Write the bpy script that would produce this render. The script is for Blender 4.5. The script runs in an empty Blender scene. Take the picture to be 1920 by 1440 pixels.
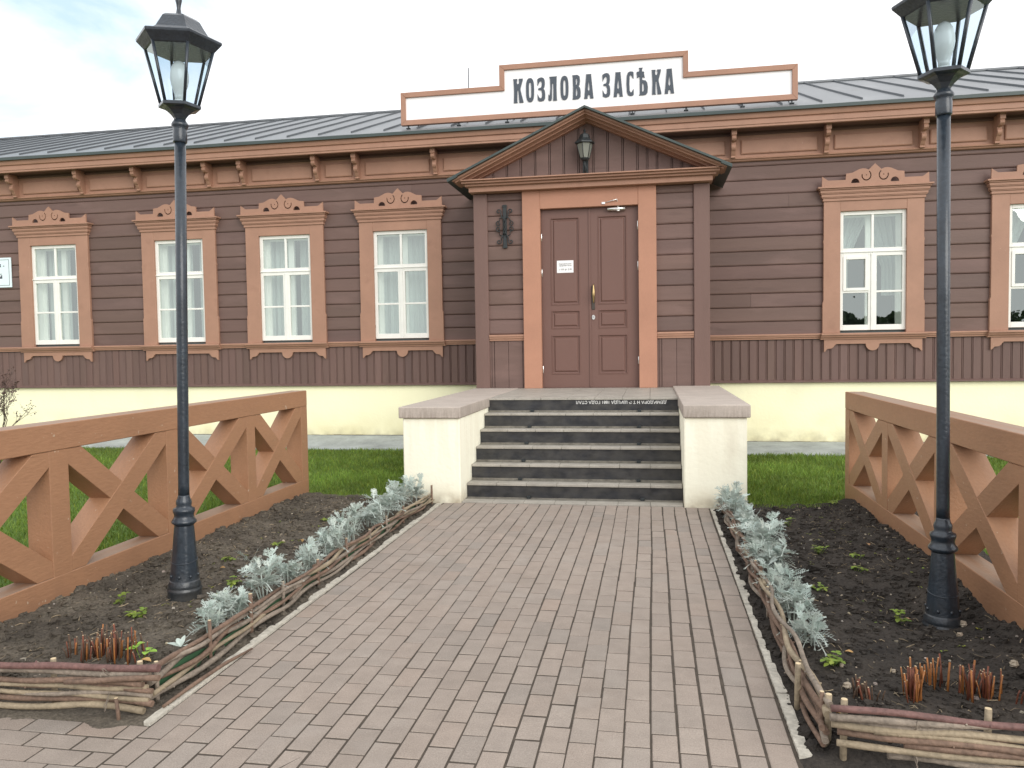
import bpy, math, random
from mathutils import Vector, Matrix, noise
PI = math.pi
random.seed(7)
scene = bpy.context.scene
C = scene.collection

# ------------------------------------------------------------------ camera
cam_d = bpy.data.cameras.new('camera'); cam = bpy.data.objects.new('camera', cam_d); C.objects.link(cam)
cam_d.sensor_width = 36.0; cam_d.sensor_fit = 'HORIZONTAL'; cam_d.lens = 1477.92 / 1920 * 36
cam_d.clip_start = 0.05; cam_d.clip_end = 3000
cam.matrix_world = Matrix(((0.9846581, 0.0069915, 0.1743548, 0.44299),
                           (0.1738131, 0.0489474, -0.9835615, -11.73022),
                           (-0.0154108, 0.9987769, 0.0469812, 1.49852),
                           (0, 0, 0, 1)))
scene.camera = cam
scene.view_settings.view_transform = 'Standard'; scene.view_settings.look = 'None'
scene.view_settings.gamma = 1.0; scene.view_settings.exposure = 0.42

# ------------------------------------------------------------------ sky and sun (bright thin overcast)
SUN_DIR = Vector((0.62, -0.70, 0.36)).normalized()
elev = math.asin(SUN_DIR.z); azim = math.atan2(SUN_DIR.x, SUN_DIR.y)
world = bpy.data.worlds.new('World'); scene.world = world; world.use_nodes = True
nt = world.node_tree; nt.nodes.clear()
def N(t, **kw):
    n = nt.nodes.new(t)
    for k, v in kw.items(): setattr(n, k, v)
    return n
sky = N('ShaderNodeTexSky', sky_type='NISHITA'); sky.sun_disc = False
sky.sun_elevation = elev; sky.sun_rotation = azim; sky.dust_density = 2.0; sky.air_density = 1.0
tc = N('ShaderNodeTexCoord')
mp = N('ShaderNodeMapping'); mp.inputs['Scale'].default_value = (1.0, 1.0, 2.2)
nz = N('ShaderNodeTexNoise'); nz.inputs['Scale'].default_value = 2.6; nz.inputs['Detail'].default_value = 7; nz.inputs['Roughness'].default_value = 0.55
nz.inputs['Distortion'].default_value = 0.5
dt = N('ShaderNodeVectorMath', operation='DOT_PRODUCT'); dt.inputs[1].default_value = Vector((-0.65, 0.66, 0.37)).normalized()
ad = N('ShaderNodeMath', operation='MULTIPLY_ADD'); ad.inputs[1].default_value = 0.55
rp = N('ShaderNodeValToRGB')
rp.color_ramp.elements[0].position = 1.17; rp.color_ramp.elements[0].color = (0, 0, 0, 1)
rp.color_ramp.elements[0].position = 0.0
mr = N('ShaderNodeMapRange'); mr.inputs['From Min'].default_value = 1.22; mr.inputs['From Max'].default_value = 1.33
mr.inputs['To Max'].default_value = 0.85
mx = N('ShaderNodeMix', data_type='RGBA')
bg = N('ShaderNodeBackground'); bg.inputs['Strength'].default_value = 0.1
out = N('ShaderNodeOutputWorld')
L = nt.links.new
nt.nodes.remove(rp)
L(tc.outputs['Generated'], mp.inputs['Vector']); L(mp.outputs['Vector'], nz.inputs['Vector'])
L(tc.outputs['Generated'], dt.inputs[0]); L(nz.outputs['Fac'], ad.inputs[0]); L(dt.outputs['Value'], ad.inputs[2])
L(ad.outputs[0], mr.inputs['Value'])
hz = N('ShaderNodeMix', data_type='RGBA')      # thin cloud: nishita blue lifted towards pale cyan
hz.inputs['Factor'].default_value = 0.5; hz.inputs['B'].default_value = (6.6, 9.3, 10.5, 1)
L(sky.outputs['Color'], hz.inputs['A'])
mx.inputs['A'].default_value = (10.6, 10.6, 10.8, 1)
L(mr.outputs['Result'], mx.inputs['Factor']); L(hz.outputs['Result'], mx.inputs['B'])
L(mx.outputs['Result'], bg.inputs['Color']); L(bg.outputs[0], out.inputs['Surface'])

sd = bpy.data.lights.new('sun', 'SUN'); sd.energy = 1.5; sd.angle = math.radians(45); sd.color = (1.0, 0.965, 0.91)
so = bpy.data.objects.new('sun', sd); C.objects.link(so); so.location = (20, -20, 20)
so.rotation_euler = SUN_DIR.to_track_quat('Z', 'Y').to_euler()

# ------------------------------------------------------------------ materials
def srgb(r, g, b):
    f = lambda c: (c / 255 / 12.92) if c / 255 <= 0.04045 else ((c / 255 + 0.055) / 1.055) ** 2.4
    return (f(r), f(g), f(b))
def mat(name, col, rough=0.6, var=0.10, vscale=3.0, bump=0.0, bscale=60.0, stretch=(1, 1, 1), spec=0.4, metal=0.0, col2=None, attr=False, coat=0, fine=0.0):
    m = bpy.data.materials.new(name); m.use_nodes = True; t = m.node_tree; b = t.nodes['Principled BSDF']
    b.inputs['Roughness'].default_value = rough; b.inputs['Metallic'].default_value = metal
    b.inputs['Specular IOR Level'].default_value = spec
    if coat: b.inputs['Coat Weight'].default_value = coat; b.inputs['Coat Roughness'].default_value = 0.2
    tcx = t.nodes.new('ShaderNodeTexCoord'); mpx = t.nodes.new('ShaderNodeMapping'); mpx.inputs['Scale'].default_value = stretch
    t.links.new(tcx.outputs['Object'], mpx.inputs['Vector'])
    n1 = t.nodes.new('ShaderNodeTexNoise'); n1.inputs['Scale'].default_value = vscale; n1.inputs['Detail'].default_value = 6; n1.inputs['Roughness'].default_value = 0.62
    t.links.new(mpx.outputs['Vector'], n1.inputs['Vector'])
    r = t.nodes.new('ShaderNodeMapRange'); r.inputs['From Min'].default_value = 0.28; r.inputs['From Max'].default_value = 0.72
    t.links.new(n1.outputs['Fac'], r.inputs['Value'])
    mi = t.nodes.new('ShaderNodeMix'); mi.data_type = 'RGBA'
    c2 = col2 if col2 else tuple(max(0, c * (1 + var * 1.2)) for c in col)
    c1 = col if col2 else tuple(c * (1 - var * 1.2) for c in col)
    mi.inputs['A'].default_value = (*c1, 1); mi.inputs['B'].default_value = (*c2, 1)
    t.links.new(r.outputs['Result'], mi.inputs['Factor'])
    o = mi.outputs['Result']
    if fine:
        n3 = t.nodes.new('ShaderNodeTexNoise'); n3.inputs['Scale'].default_value = bscale; n3.inputs['Detail'].default_value = 3
        t.links.new(mpx.outputs['Vector'], n3.inputs['Vector'])
        r3 = t.nodes.new('ShaderNodeMapRange'); r3.inputs['From Min'].default_value = 0.3; r3.inputs['From Max'].default_value = 0.7
        r3.inputs['To Min'].default_value = 1 - fine; r3.inputs['To Max'].default_value = 1 + fine
        t.links.new(n3.outputs['Fac'], r3.inputs['Value'])
        h3 = t.nodes.new('ShaderNodeVectorMath'); h3.operation = 'SCALE'
        t.links.new(o, h3.inputs[0]); t.links.new(r3.outputs['Result'], h3.inputs['Scale']); o = h3.outputs[0]
    if attr:
        a = t.nodes.new('ShaderNodeAttribute'); a.attribute_name = 'tint'
        mu = t.nodes.new('ShaderNodeVectorMath'); mu.operation = 'MULTIPLY'
        t.links.new(o, mu.inputs[0]); t.links.new(a.outputs['Vector'], mu.inputs[1]); o = mu.outputs[0]
    t.links.new(o, b.inputs['Base Color'])
    if bump:
        n2 = t.nodes.new('ShaderNodeTexNoise'); n2.inputs['Scale'].default_value = bscale; n2.inputs['Detail'].default_value = 5
        t.links.new(mpx.outputs['Vector'], n2.inputs['Vector'])
        bp = t.nodes.new('ShaderNodeBump'); bp.inputs['Strength'].default_value = bump; bp.inputs['Distance'].default_value = 0.01
        t.links.new(n2.outputs['Fac'], bp.inputs['Height']); t.links.new(bp.outputs['Normal'], b.inputs['Normal'])
    return m
def add_mask(m, col, axis, lo, hi, amount=1.0, nscale=4.0, namp=0.5, stretch=(1, 1, 1)):
    """mix a dirt colour in by an object axis (splash dirt near the ground, soot on an edge) broken up by noise"""
    t = m.node_tree; b = t.nodes['Principled BSDF']; src = b.inputs['Base Color'].links[0].from_socket
    tcx = t.nodes.new('ShaderNodeTexCoord'); sx = t.nodes.new('ShaderNodeSeparateXYZ'); t.links.new(tcx.outputs['Object'], sx.inputs[0])
    mpx = t.nodes.new('ShaderNodeMapping'); mpx.inputs['Scale'].default_value = stretch
    t.links.new(tcx.outputs['Object'], mpx.inputs['Vector'])
    n = t.nodes.new('ShaderNodeTexNoise'); n.inputs['Scale'].default_value = nscale; n.inputs['Detail'].default_value = 6
    t.links.new(mpx.outputs['Vector'], n.inputs['Vector'])
    r = t.nodes.new('ShaderNodeMapRange'); r.inputs['From Min'].default_value = lo; r.inputs['From Max'].default_value = hi
    t.links.new(sx.outputs[axis], r.inputs['Value'])
    r2 = t.nodes.new('ShaderNodeMapRange'); r2.inputs['From Min'].default_value = 0.5 - namp / 2; r2.inputs['From Max'].default_value = 0.5 + namp / 2
    t.links.new(n.outputs['Fac'], r2.inputs['Value'])
    mu = t.nodes.new('ShaderNodeMath'); mu.operation = 'MULTIPLY'; t.links.new(r.outputs[0], mu.inputs[0]); t.links.new(r2.outputs[0], mu.inputs[1])
    mu2 = t.nodes.new('ShaderNodeMath'); mu2.operation = 'MULTIPLY'; mu2.inputs[1].default_value = amount; t.links.new(mu.outputs[0], mu2.inputs[0])
    mi = t.nodes.new('ShaderNodeMix'); mi.data_type = 'RGBA'; mi.inputs['B'].default_value = (*col, 1)
    t.links.new(mu2.outputs[0], mi.inputs['Factor']); t.links.new(src, mi.inputs['A']); t.links.new(mi.outputs['Result'], b.inputs['Base Color'])
    return m

def dust_top(m, col, amount):
    """dust lying on faces that look up"""
    t = m.node_tree; b = t.nodes['Principled BSDF']; src = b.inputs['Base Color'].links[0].from_socket
    ge = t.nodes.new('ShaderNodeNewGeometry'); sx = t.nodes.new('ShaderNodeSeparateXYZ'); t.links.new(ge.outputs['True Normal'], sx.inputs[0])
    n = t.nodes.new('ShaderNodeTexNoise'); n.inputs['Scale'].default_value = 3.0; n.inputs['Detail'].default_value = 7
    r = t.nodes.new('ShaderNodeMapRange'); r.inputs['From Min'].default_value = 0.8; r.inputs['From Max'].default_value = 0.95
    t.links.new(sx.outputs[2], r.inputs['Value'])
    r2 = t.nodes.new('ShaderNodeMapRange'); r2.inputs['From Min'].default_value = 0.3; r2.inputs['From Max'].default_value = 0.6; r2.inputs['To Min'].default_value = 0.35; r2.inputs['To Max'].default_value = 1
    t.links.new(n.outputs['Fac'], r2.inputs['Value'])
    mu = t.nodes.new('ShaderNodeMath'); mu.operation = 'MULTIPLY'; t.links.new(r.outputs[0], mu.inputs[0]); t.links.new(r2.outputs[0], mu.inputs[1])
    mu2 = t.nodes.new('ShaderNodeMath'); mu2.operation = 'MULTIPLY'; mu2.inputs[1].default_value = amount; t.links.new(mu.outputs[0], mu2.inputs[0])
    mi = t.nodes.new('ShaderNodeMix'); mi.data_type = 'RGBA'; mi.inputs['B'].default_value = (*col, 1)
    t.links.new(mu2.outputs[0], mi.inputs['Factor']); t.links.new(src, mi.inputs['A']); t.links.new(mi.outputs['Result'], b.inputs['Base Color'])
def add_specks(m, col, scale, thr, amount=1.0, detail=2, stretch=(1, 1, 1), width=0.03):
    """sparse specks (paint chips, grit) where a fine noise passes a threshold"""
    t = m.node_tree; b = t.nodes['Principled BSDF']; src = b.inputs['Base Color'].links[0].from_socket
    tcx = t.nodes.new('ShaderNodeTexCoord'); mpx = t.nodes.new('ShaderNodeMapping'); mpx.inputs['Scale'].default_value = stretch
    t.links.new(tcx.outputs['Object'], mpx.inputs['Vector'])
    n = t.nodes.new('ShaderNodeTexNoise'); n.inputs['Scale'].default_value = scale; n.inputs['Detail'].default_value = detail
    t.links.new(mpx.outputs['Vector'], n.inputs['Vector'])
    r = t.nodes.new('ShaderNodeMapRange'); r.inputs['From Min'].default_value = thr; r.inputs['From Max'].default_value = thr + width; r.inputs['To Max'].default_value = amount
    t.links.new(n.outputs['Fac'], r.inputs['Value'])
    mi = t.nodes.new('ShaderNodeMix'); mi.data_type = 'RGBA'; mi.inputs['B'].default_value = (*col, 1)
    t.links.new(r.outputs[0], mi.inputs['Factor']); t.links.new(src, mi.inputs['A']); t.links.new(mi.outputs['Result'], b.inputs['Base Color'])
    return m

M = {}
M['wall'] = mat('wall_paint', (0.152, 0.095, 0.080), 0.55, 0.12, 1.2, 0.25, 40, (0.25, 1, 4), attr=True)
M['wains'] = mat('wainscot_paint', (0.150, 0.092, 0.078), 0.55, 0.09, 1.5, 0.2, 40, (4, 1, 0.3), attr=True)
M['trim'] = mat('trim_paint', (0.380, 0.212, 0.145), 0.55, 0.09, 2.5, 0.15, 50, (1, 1, 1))
M['doortrim'] = mat('door_trim_paint', (0.430, 0.218, 0.142), 0.55, 0.06, 2.5, 0.2, 50)
M['post'] = mat('post_paint', (0.170, 0.102, 0.085), 0.5, 0.06, 2.0, 0.2, 40, (3, 3, 0.4))
M['door'] = mat('door_paint', (0.164, 0.090, 0.073), 0.38, 0.04, 1.0, 0.05, 80)
M['fence'] = mat('fence_paint', (0.345, 0.182, 0.100), 0.5, 0.06, 2.5, 0.25, 35, (2, 0.5, 2), fine=0.05)
add_mask(M['fence'], (0.20, 0.11, 0.07), 2, 0.30, 0.02, 0.5, 6, 0.5)
add_specks(M['fence'], (0.50, 0.40, 0.30), 26, 0.705, 0.8, 6)
add_specks(M['fence'], (0.22, 0.110, 0.062), 5, 0.62, 0.35, 8, (1, .25, 1), 0.12)
add_specks(M['fence'], (0.14, 0.07, 0.04), 60, 0.74, 0.5, 2, (1, .05, 1.6))
dust_top(M['fence'], (0.33, 0.255, 0.20), 0.75)
add_specks(M['wall'], (0.10, 0.060, 0.052), 5, 0.58, 0.40, 8, (.35, 1, 2.5), 0.14)
add_specks(M['wall'], (0.26, 0.165, 0.145), 2.2, 0.56, 0.35, 6, (.5, 1, 1.5), 0.16)
add_specks(M['wains'], (0.10, 0.060, 0.052), 6, 0.58, 0.35, 8, (2, 1, .4), 0.14)
add_specks(M['trim'], (0.24, 0.125, 0.085), 5, 0.58, 0.35, 8, (1, 1, 1), 0.14)
add_specks(M['trim'], (0.55, 0.42, 0.32), 38, 0.72, 0.6, 5)
M['plinth'] = mat('plinth_render', (0.95, 0.92, 0.64), 0.85, 0.02, 1.2, 0.3, 30)
add_mask(M['plinth'], (0.66, 0.58, 0.30), 2, 0.62, 0.08, 0.75, 2.2, 0.45)
add_specks(M['plinth'], (0.60, 0.56, 0.42), 1.3, 0.60, 0.35, 8, (1, 1, .5), 0.2)
add_mask(M['plinth'], (0.45, 0.41, 0.27), 2, 0.30, 0.10, 0.8, 6, 0.35)
M['cheek'] = mat('cheek_render', (0.96, 0.945, 0.78), 0.85, 0.012, 1.5, 0.35, 26)
add_mask(M['cheek'], (0.60, 0.52, 0.36), 2, 0.22, 0.0, 0.8, 7, 0.5)
add_mask(M['cheek'], (0.72, 0.64, 0.46), 2, 0.1, 0.7, 0.22, 3.5, 0.12, (2.5, 2.5, 0.25))
add_mask(M['cheek'], (0.40, 0.34, 0.24), 2, 0.12, 0.0, 0.9, 9, 0.35)
add_specks(M['cheek'], (0.60, 0.53, 0.40), 3.0, 0.62, 0.35, 9, (1, 1, .5), 0.15)
M['coping'] = mat('coping_stone', (0.45, 0.395, 0.345), 0.75, 0.09, 3, 0.3, 70, fine=0.06)
add_mask(M['coping'], (0.22, 0.18, 0.14), 2, 0.95, 0.82, 0.55, 12, 0.25, (5, 5, 0.7))
M['tread'] = mat('tread_tile', (0.37, 0.345, 0.30), 0.55, 0.16, 6, 0.1, 60, fine=0.08)
M['grout'] = mat('grout', (0.20, 0.185, 0.155), 0.9, 0.3, 14, 0.3, 40)
M['riser'] = mat('riser_granite', (0.030, 0.031, 0.035), 0.32, 0.35, 6, 0.1, 90, (1.4, 1, 4))
add_mask(M['riser'], (0.15, 0.14, 0.12), 2, -5, -4, 0.28, 7, 0.30, (1.1, 1, 1.4))
M['white'] = mat('white_paint', (0.84, 0.84, 0.79), 0.45, 0.04, 5, 0.1, 60)
M['signwhite'] = mat('sign_panel', (0.90, 0.90, 0.90), 0.5, 0.01, 1)
M['letter'] = mat('letter_grey', (0.070, 0.085, 0.105), 0.5, 0.05, 5)
M['ink'] = mat('ink', (0.05, 0.05, 0.05), 0.6, 0.02)
M['inscription'] = mat('inscription_white', (0.72, 0.72, 0.70), 0.7, 0.1, 20)
M['paper'] = mat('paper', (0.86, 0.86, 0.86), 0.7, 0.02)
M['plaque'] = mat('enamel_plate', (0.74, 0.86, 0.88), 0.3, 0.02)
M['roof'] = mat('roof_sheet', (0.150, 0.163, 0.172), 0.42, 0.10, 0.8, 0.12, 6, (1, 0.4, 1), spec=0.5, metal=0.15)
add_specks(M['roof'], (0.25, 0.26, 0.265), 1.1, 0.55, 0.5, 8, (1.5, .5, 1), 0.15)
add_specks(M['roof'], (0.10, 0.10, 0.10), 4, 0.62, 0.5, 8, (1, .4, 1), 0.12)
M['seam'] = mat('seam_metal', (0.085, 0.095, 0.105), 0.5, 0.10, 2, metal=0.1)
M['dripmetal'] = mat('drip_metal', (0.055, 0.075, 0.072), 0.4, 0.10, 4)
M['soffit'] = mat('soffit_paint', (0.150, 0.085, 0.072), 0.6, 0.06, 3)
M['iron'] = mat('black_cast_iron', (0.022, 0.031, 0.042), 0.30, 0.25, 8, 0.25, 60, coat=0.4, fine=0.2)
add_mask(M['iron'], (0.09, 0.08, 0.065), 2, 0.22, 0.0, 0.75, 9, 0.4)
M['wrought'] = mat('wrought_iron', (0.030, 0.036, 0.038), 0.45, 0.2, 20)
M['bulbglass'] = leafmat_b = mat('opal_bulb', (0.86, 0.87, 0.80), 0.15, 0.02, 2, spec=0.6)
M['brass'] = mat('brass', (0.48, 0.35, 0.17), 0.35, 0.05, 8, metal=1.0)
M['chrome'] = mat('bright_aluminium', (0.80, 0.80, 0.78), 0.22, 0.03, 8, metal=0.9)
M['bronze'] = mat('dark_plate', (0.08, 0.07, 0.06), 0.4, 0.05, 8, metal=0.4)
M['concrete'] = mat('apron_concrete', (0.36, 0.39, 0.38), 0.9, 0.22, 3, 0.4, 30, fine=0.08)
M['brick'] = mat('paver', (0.318, 0.267, 0.226), 0.85, 0.08, 9, 0.6, 160, attr=True, fine=0.10)
add_specks(M['brick'], (0.50, 0.46, 0.40), 230, 0.685, 0.8, 2)
add_specks(M['brick'], (0.17, 0.145, 0.115), 1.6, 0.56, 0.30, 8, (1, 1, 1), 0.20)
add_specks(M['brick'], (0.42, 0.38, 0.34), 2.3, 0.60, 0.35, 9, (1, 1, 1), 0.16)
M['sand'] = mat('joint_sand', (0.068, 0.055, 0.042), 0.95, 0.3, 14, 0.5, 60)
M['curb'] = mat('mortar_edge', (0.50, 0.47, 0.40), 0.9, 0.18, 14, 0.8, 60, fine=0.15)
M['soil_l'] = mat('soil_grey', (0.045, 0.038, 0.030), 0.95, 0.4, 3.0, 0.9, 70, col2=(0.135, 0.115, 0.088), fine=0.35)
M['soil_r'] = mat('soil_black', (0.019, 0.016, 0.0135), 0.95, 0.4, 3.5, 0.9, 70, col2=(0.055, 0.046, 0.037), fine=0.3)
M['ground'] = mat('bare_ground', (0.16, 0.14, 0.11), 0.95, 0.2, 0.5, 0.4, 20)
M['turf'] = mat('turf', (0.060, 0.115, 0.015), 0.9, 0.3, 3, 0.6, 60, col2=(0.11, 0.19, 0.03))
M['pebble'] = mat('pebble', (0.36, 0.32, 0.27), 0.8, 0.3, 9, attr=True)
M['straw'] = mat('straw', (0.30, 0.25, 0.18), 0.8, 0.3, 9, attr=True)
def leafmat(name, c1, c2, rough=0.6, trans=0.25, attr=True):
    m = mat(name, c1, rough, 0.2, 12, 0.0, col2=c2, attr=attr)
    t = m.node_tree; b = t.nodes['Principled BSDF']; o = t.nodes['Material Output']
    tr = t.nodes.new('ShaderNodeBsdfTranslucent'); ms = t.nodes.new('ShaderNodeMixShader'); ms.inputs[0].default_value = trans
    t.links.new(b.inputs['Base Color'].links[0].from_socket, tr.inputs['Color'])
    t.links.new(b.outputs[0], ms.inputs[1]); t.links.new(tr.outputs[0], ms.inputs[2]); t.links.new(ms.outputs[0], o.inputs['Surface'])
    return m
M['silver'] = leafmat('silver_leaf', (0.390, 0.465, 0.415), (0.67, 0.735, 0.68), 0.8, 0.15)
M['grass'] = leafmat('grass_blade', (0.130, 0.225, 0.034), (0.235, 0.355, 0.068), 0.5, 0.35)
M['weed'] = leafmat('weed_leaf', (0.14, 0.24, 0.04), (0.26, 0.38, 0.08), 0.5, 0.3)
M['bright'] = leafmat('bright_leaf', (0.28, 0.50, 0.06), (0.36, 0.62, 0.10), 0.5, 0.3)
M['dry'] = leafmat('dry_leaf', (0.30, 0.16, 0.07), (0.50, 0.34, 0.18), 0.7, 0.1)
M['bark_g'] = mat('bark_grey', (0.235, 0.195, 0.155), 0.8, 0.3, 9, 0.6, 60, (1, 1, 1), fine=0.2)
M['bark_b'] = mat('bark_brown', (0.175, 0.115, 0.082), 0.75, 0.3, 9, 0.5, 60, fine=0.2)
M['bark_r'] = mat('bark_red', (0.150, 0.080, 0.070), 0.6, 0.25, 12, 0.4, 60, fine=0.2)
M['bark_y'] = mat('bark_pale', (0.29, 0.235, 0.160), 0.75, 0.25, 9, 0.5, 60, fine=0.15)
M['cut'] = mat('cut_wood', (0.62, 0.50, 0.32), 0.7, 0.1, 30)
M['lining'] = mat('green_lining', (0.05, 0.12, 0.06), 0.5, 0.1, 4)
M['stub_r'] = mat('stem_red', (0.170, 0.055, 0.030), 0.55, 0.5, 15, 0.2, 80)
M['stub_o'] = mat('stem_orange', (0.34, 0.135, 0.040), 0.55, 0.4, 15, 0.2, 80)
M['stub_b'] = mat('stem_brown', (0.105, 0.065, 0.042), 0.7, 0.4, 15, 0.3, 80)
M['twig'] = mat('twig_dark', (0.09, 0.06, 0.05), 0.7, 0.2, 10)
M['twigleaf'] = leafmat('shrub_leaf', (0.085, 0.045, 0.04), (0.13, 0.075, 0.06), 0.6, 0.1)
M['room'] = mat('room_wall', (0.10, 0.12, 0.12), 0.9, 0.05, 1)
M['reveal'] = mat('reveal_white', (0.88, 0.88, 0.82), 0.6, 0.03, 4)
def glass(name, tint, refl=0.25, rough=0.0):
    m = bpy.data.materials.new(name); m.use_nodes = True; t = m.node_tree; t.nodes.clear()
    o = t.nodes.new('ShaderNodeOutputMaterial'); tr = t.nodes.new('ShaderNodeBsdfTransparent'); tr.inputs[0].default_value = (*tint, 1)
    g = t.nodes.new('ShaderNodeBsdfGlossy'); g.inputs['Roughness'].default_value = rough; g.inputs['Color'].default_value = (0.90, 0.98, 0.94, 1)
    lw0 = t.nodes.new('ShaderNodeLayerWeight'); lw0.inputs['Blend'].default_value = 0.5      # facing term: the same from both sides of the thin sheet
    lw = t.nodes.new('ShaderNodeMath'); lw.operation = 'POWER'; lw.inputs[1].default_value = 4.0; t.links.new(lw0.outputs['Facing'], lw.inputs[0])
    a = t.nodes.new('ShaderNodeMath'); a.operation = 'MULTIPLY_ADD'; a.inputs[1].default_value = 0.8; a.inputs[2].default_value = refl
    tcx = t.nodes.new('ShaderNodeTexCoord'); n = t.nodes.new('ShaderNodeTexNoise'); n.inputs['Scale'].default_value = 2.2; n.inputs['Detail'].default_value = 1.5
    bp = t.nodes.new('ShaderNodeBump'); bp.inputs['Strength'].default_value = 0.25; bp.inputs['Distance'].default_value = 0.02
    t.links.new(tcx.outputs['Object'], n.inputs['Vector']); t.links.new(n.outputs['Fac'], bp.inputs['Height']); t.links.new(bp.outputs[0], g.inputs['Normal'])
    ms = t.nodes.new('ShaderNodeMixShader')
    t.links.new(lw.outputs[0], a.inputs[0]); t.links.new(a.outputs[0], ms.inputs[0]); t.links.new(tr.outputs[0], ms.inputs[1]); t.links.new(g.outputs[0], ms.inputs[2])
    t.links.new(ms.outputs[0], o.inputs['Surface']); return m
M['pane'] = glass('window_glass', (0.84, 0.90, 0.88), 0.26)
M['lampglass'] = glass('lantern_glass', (0.80, 0.88, 0.94), 0.07)
def sheer(name, col, tr_amt):
    m = bpy.data.materials.new(name); m.use_nodes = True; t = m.node_tree; t.nodes.clear()
    o = t.nodes.new('ShaderNodeOutputMaterial'); d = t.nodes.new('ShaderNodeBsdfDiffuse'); d.inputs[0].default_value = (*col, 1)
    tr = t.nodes.new('ShaderNodeBsdfTransparent'); ms = t.nodes.new('ShaderNodeMixShader'); ms.inputs[0].default_value = tr_amt
    t.links.new(d.outputs[0], ms.inputs[1]); t.links.new(tr.outputs[0], ms.inputs[2]); t.links.new(ms.outputs[0], o.inputs['Surface']); return m
M['oldglass'] = sheer('sconce_glass', (0.30, 0.31, 0.27), 0.25)
M['curtain'] = sheer('sheer_curtain', (0.76, 0.84, 0.80), 0.22)

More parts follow.
